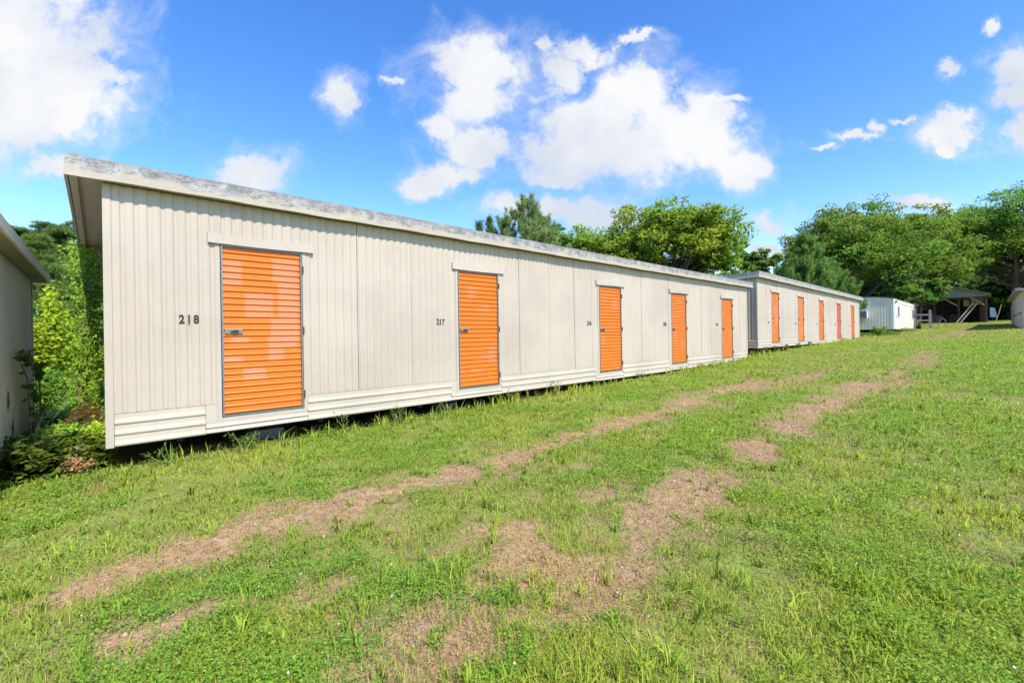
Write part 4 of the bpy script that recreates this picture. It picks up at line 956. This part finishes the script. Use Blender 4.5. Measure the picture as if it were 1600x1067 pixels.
# ------------------------------------------------------------------ grass, clover, pebbles
def in_building(x, y):
    b = (x > 0.0) & (x < 40) & (y > 6.5) & (y < 12.5)
    b |= (x < -.8) & (y > 5.2) & (y < 10); b |= (x > 46.7) & (x < 62) & (y > 5.5) & (y < 8.7); b |= (x > 77.6) & (y > 0) & (y < 7) & (x < 86)
    b |= (x > 47.5) & (x < 68) & (y < -1.65)
    return b
def scatter(n, r0, r1, p, a0=R(-22), a1=R(112)):
    """points round the viewpoint, thinning with distance: density ~ r^-p per area"""
    u = rng.uniform(0, 1, n); k = 2-p; r = (r0**k+u*(r1**k-r0**k))**(1/k); a = rng.uniform(a0, a1, n)
    return r*np.cos(a), r*np.sin(a), r
def blades(name, n, r0, r1, p, Lr, Wr, cols, dens, seed, lean=.5, wgrow=.55, tuft=0, Lgrow=0.0):
    global rng
    rng = np.random.default_rng(seed)
    if tuft:
        m = n//tuft; x, y, r = scatter(m, r0, r1, p); keep = (rng.uniform(0, 1, m) < dens(x, y)) & ~in_building(x, y); x, y, r = x[keep], y[keep], r[keep]
        cz = rng.uniform(.7, 1.3, len(x)); ct = rng.uniform(.8, 1.25, len(x))
        x = np.repeat(x, tuft); y = np.repeat(y, tuft); r = np.repeat(r, tuft); sc = np.repeat(cz, tuft); ct = np.repeat(ct, tuft); x = x+rng.normal(size=len(x))*.012; y = y+rng.normal(size=len(x))*.012
    else:
        x, y, r = scatter(n, r0, r1, p); keep = (rng.uniform(0, 1, n) < dens(x, y)) & ~in_building(x, y); x, y, r = x[keep], y[keep], r[keep]; sc = np.ones(len(x)); ct = sc
    m = len(x); z = height(x, y); a = rng.uniform(0, 2*np.pi, m); g = np.maximum(1, r/3.0)**wgrow
    Lz = rng.uniform(*Lr, m)*sc*(1+.0*g)*np.maximum(1, r/6)**Lgrow; W = rng.uniform(*Wr, m)*g
    # patches of taller grass
    tall = .65+.8*fbm(x, y, 1.3, 91, 3); Lz = Lz*tall
    ln = np.abs(rng.normal(size=m))*lean+.1; dx, dy = np.cos(a), np.sin(a); wa = a+np.pi/2+rng.normal(size=m)*.4; wx, wy = np.cos(wa)*W/2, np.sin(wa)*W/2
    B = np.stack([x, y, z-.005], 1); h1 = Lz*.55; o1 = Lz*ln*.25; h2 = Lz*(1-.25*ln); o2 = Lz*ln*.85
    Mi = B+np.stack([dx*o1, dy*o1, h1], 1); Ti = B+np.stack([dx*o2, dy*o2, np.maximum(h2, .01)], 1); wv = np.stack([wx, wy, np.zeros(m)], 1)
    V = np.stack([B-wv*.7, B+wv*.7, Mi+wv, Mi-wv, Ti], 1).reshape(-1, 3); i = np.arange(m)[:, None]*5
    q = i+np.array([0, 1, 2, 3]); t = i+np.array([3, 2, 4])
    c = np.array(cols)[rng.integers(0, len(cols), m)]; pat = fbm(x, y, .9, 61, 3)[:, None]
    c = c*(1+rng.normal(size=(m, 1))*.18)*ct[:, None]; c[:, 0:1] *= .72+.6*pat; c[:, 1:2] *= .85+.3*pat
    c = np.clip(c, .005, .8)
    o = np_mesh(name, V, [q, t], M['grass'], np.repeat(c, 5, 0)); return o
def leaves(name, n, r0, r1, p, size, cols, dens, seed, hmax=.05, grow=.6, aspect=.85):
    global rng
    rng = np.random.default_rng(seed); x, y, r = scatter(n, r0, r1, p); keep = (rng.uniform(0, 1, n) < dens(x, y)) & ~in_building(x, y); x, y, r = x[keep], y[keep], r[keep]; m = len(x)
    mound = .35+1.1*fbm(x, y, .16, 95, 2); z = height(x, y)+rng.uniform(.004, 1, m)**.6*hmax*mound
    s = rng.uniform(*size, m)*np.maximum(1, r/2.6)**grow; c = np.array(cols)[rng.integers(0, len(cols), m)]; pat = fbm(x, y, .5, 63, 3)[:, None]; c = c*(1+rng.normal(size=(m, 1))*.2); c[:, 0:1] *= .7+.6*pat; c = np.clip(c, .005, .8)
    Nn = rng.normal(size=(m, 3))*.42+np.array([0, 0, 1.0]); return leaf_mesh(name, np.stack([x, y, z], 1), Nn, s, c, None, aspect, M['grass'])
def d_grass(x, y): return np.clip(1.0-.86*bare(x, y), .05, 1)*(.34+.8*sstep(.35, .6, fbm(x, y, .7, 71)))*(.45+.7*sstep(.36, .55, fbm(x, y, .22, 75, 3)))
def clover_zone(x, y):
    c = sstep(.50, .62, fbm(x, y, 1.0, 73)+.10*sstep(3.5, 1.0, y))
    return c
def d_clover(x, y): return np.clip((1-bare(x, y)*1.0), 0, 1)*(.10+.9*clover_zone(x, y))*(.35+.8*sstep(.33, .5, fbm(x, y, .3, 99, 3)))
GC = [(.36, .46, .05), (.28, .42, .045), (.42, .49, .07), (.22, .37, .045), (.46, .44, .13)]
GD = [(.44, .35, .17), (.34, .24, .11), (.48, .41, .23)]
tag(blades('grass', 900000, 1.25, 110, 1.75, (.03, .075), (.0022, .005), GC, d_grass, 201, .7, .72, Lgrow=.12), 'mown yellow green grass growing over the lane between the buildings', 'grass', kind='stuff')
tag(blades('dry_grass', 170000, 1.25, 60, 1.7, (.025, .06), (.0018, .0035), GD, lambda x, y: .2+.6*bare(x, y), 202, 2.6, .7), 'short dry straw coloured grass at the edges of the wheel tracks', 'dry grass', kind='stuff')
tag(blades('grass_tufts', 150000, 1.3, 16, 1.5, (.05, .125), (.004, .0085), [(.27, .40, .045), (.22, .35, .045), (.32, .43, .06)], lambda x, y: (1-.75*bare(x, y))*(.12+.7*sstep(.54, .72, fbm(x, y, .3, 79, 3))), 203, .75, .3, tuft=13), 'coarse bright green grass tufts standing above the mown lane', 'grass tufts', kind='stuff')
def edge(x, y): return ((y > 5.75) & (y < 6.45) & (x > -.2) & (x < 40))*.9*sstep(.3, .6, fbm(x, y, .5, 12))
tag(blades('long_grass', 130000, 5.5, 45, 1.0, (.1, .26), (.004, .008), GC, edge, 204, .5, .6, tuft=6), 'longer unmown grass along the foot of the storage buildings', 'long grass', kind='stuff')
tag(leaves('clover', 950000, 1.25, 30, 1.6, (.008, .016), [(.20, .37, .04), (.15, .30, .035), (.26, .41, .055)], d_clover, 205, hmax=.075), 'low dense clover carpet between the wheel tracks and on the right', 'clover', kind='stuff')
def undergrowth():
    d = lambda x, y: ((x > -.85) & (x < .1) & (y > 6.35) & (y < 26)) | ((y > 12.6) & (x > -8) & (x < 60) & (y < 30))
    o = leaves('undergrowth', 900000, 6, 40, 1.6, (.03, .06), [(.05, .11, .02), (.09, .17, .03), (.14, .2, .03)], lambda x, y: d(x, y)*.9, 206, hmax=.4, grow=.5); tag(o, 'tangled low undergrowth on the ground of the gap and behind the buildings', 'undergrowth', kind='stuff')
undergrowth()
def pebbles():
    global rng
    rng = np.random.default_rng(207); n = 90000; x, y, r = scatter(n, 1.25, 22, 1.6); keep = rng.uniform(0, 1, n) < bare(x, y)*(.25+.9*sstep(.45, .65, fbm(x, y, .5, 83))); x, y, r = x[keep], y[keep], r[keep]; m = len(x)
    z = height(x, y); s = rng.uniform(.003, .009, m)*np.maximum(1, r/3)**.5; s[rng.uniform(0, 1, m) < .03] *= 2.2
    base = np.array([[1, 0, 0], [0, 1, 0], [-1, 0, 0], [0, -1, 0], [0, 0, .7], [0, 0, -.5]], float); V = base[None]*rng.uniform(.6, 1.3, (m, 6, 1)); a = rng.uniform(0, 6.28, m); c, sn = np.cos(a)[:, None], np.sin(a)[:, None]
    V = np.stack([V[..., 0]*c-V[..., 1]*sn, V[..., 0]*sn+V[..., 1]*c, V[..., 2]], -1)*s[:, None, None]+np.stack([x, y, z+s*.25], 1)[:, None, :]
    F = np.array([[0, 1, 4], [1, 2, 4], [2, 3, 4], [3, 0, 4], [1, 0, 5], [2, 1, 5], [3, 2, 5], [0, 3, 5]]); F = (np.arange(m)[:, None, None]*6+F[None]).reshape(-1, 3)
    cc = np.array([(.42, .30, .19), (.32, .20, .12), (.48, .42, .33), (.24, .15, .10), (.28, .25, .21)])[rng.integers(0, 5, m)]*rng.uniform(.8, 1.2, (m, 1))
    o = np_mesh('gravel', V.reshape(-1, 3), [F], M['stone'], np.repeat(cc, 6, 0)); tag(o, 'loose pinkish gravel lying in the bare wheel tracks', 'gravel', kind='stuff')
m_, N_, L_, b_ = mat('stone_chips'); a_ = N_.new('ShaderNodeAttribute'); a_.attribute_name = 'Col'; L_.new(a_.outputs['Color'], b_.inputs['Base Color']); b_.inputs['Roughness'].default_value = .85; M['stone'] = m_
pebbles()

def clover_flowers():
    global rng
    rng = np.random.default_rng(401); x, y, r = scatter(2600, 1.4, 12, 1.2); keep = rng.uniform(0, 1, len(x)) < d_clover(x, y)*.07; x, y = x[keep], y[keep]; m = len(x)
    base = np.array([[1, 0, 0], [0, 1, 0], [-1, 0, 0], [0, -1, 0], [0, 0, 1], [0, 0, -1]], float)
    V = base[None]*(rng.uniform(.004, .007, (m, 1, 1)))+np.stack([x, y, height(x, y)+rng.uniform(.05, .10, m)], 1)[:, None, :]
    F = np.array([[0, 1, 4], [1, 2, 4], [2, 3, 4], [3, 0, 4], [1, 0, 5], [2, 1, 5], [3, 2, 5], [0, 3, 5]]); F = (np.arange(m)[:, None, None]*6+F[None]).reshape(-1, 3)
    o = np_mesh('clover_flowers', V.reshape(-1, 3), [F], M['stone'], np.full((m*6, 3), .7)*np.array([1, .97, .88])); tag(o, 'tiny white clover flowers dotted through the clover', 'clover flowers', kind='stuff')
clover_flowers()
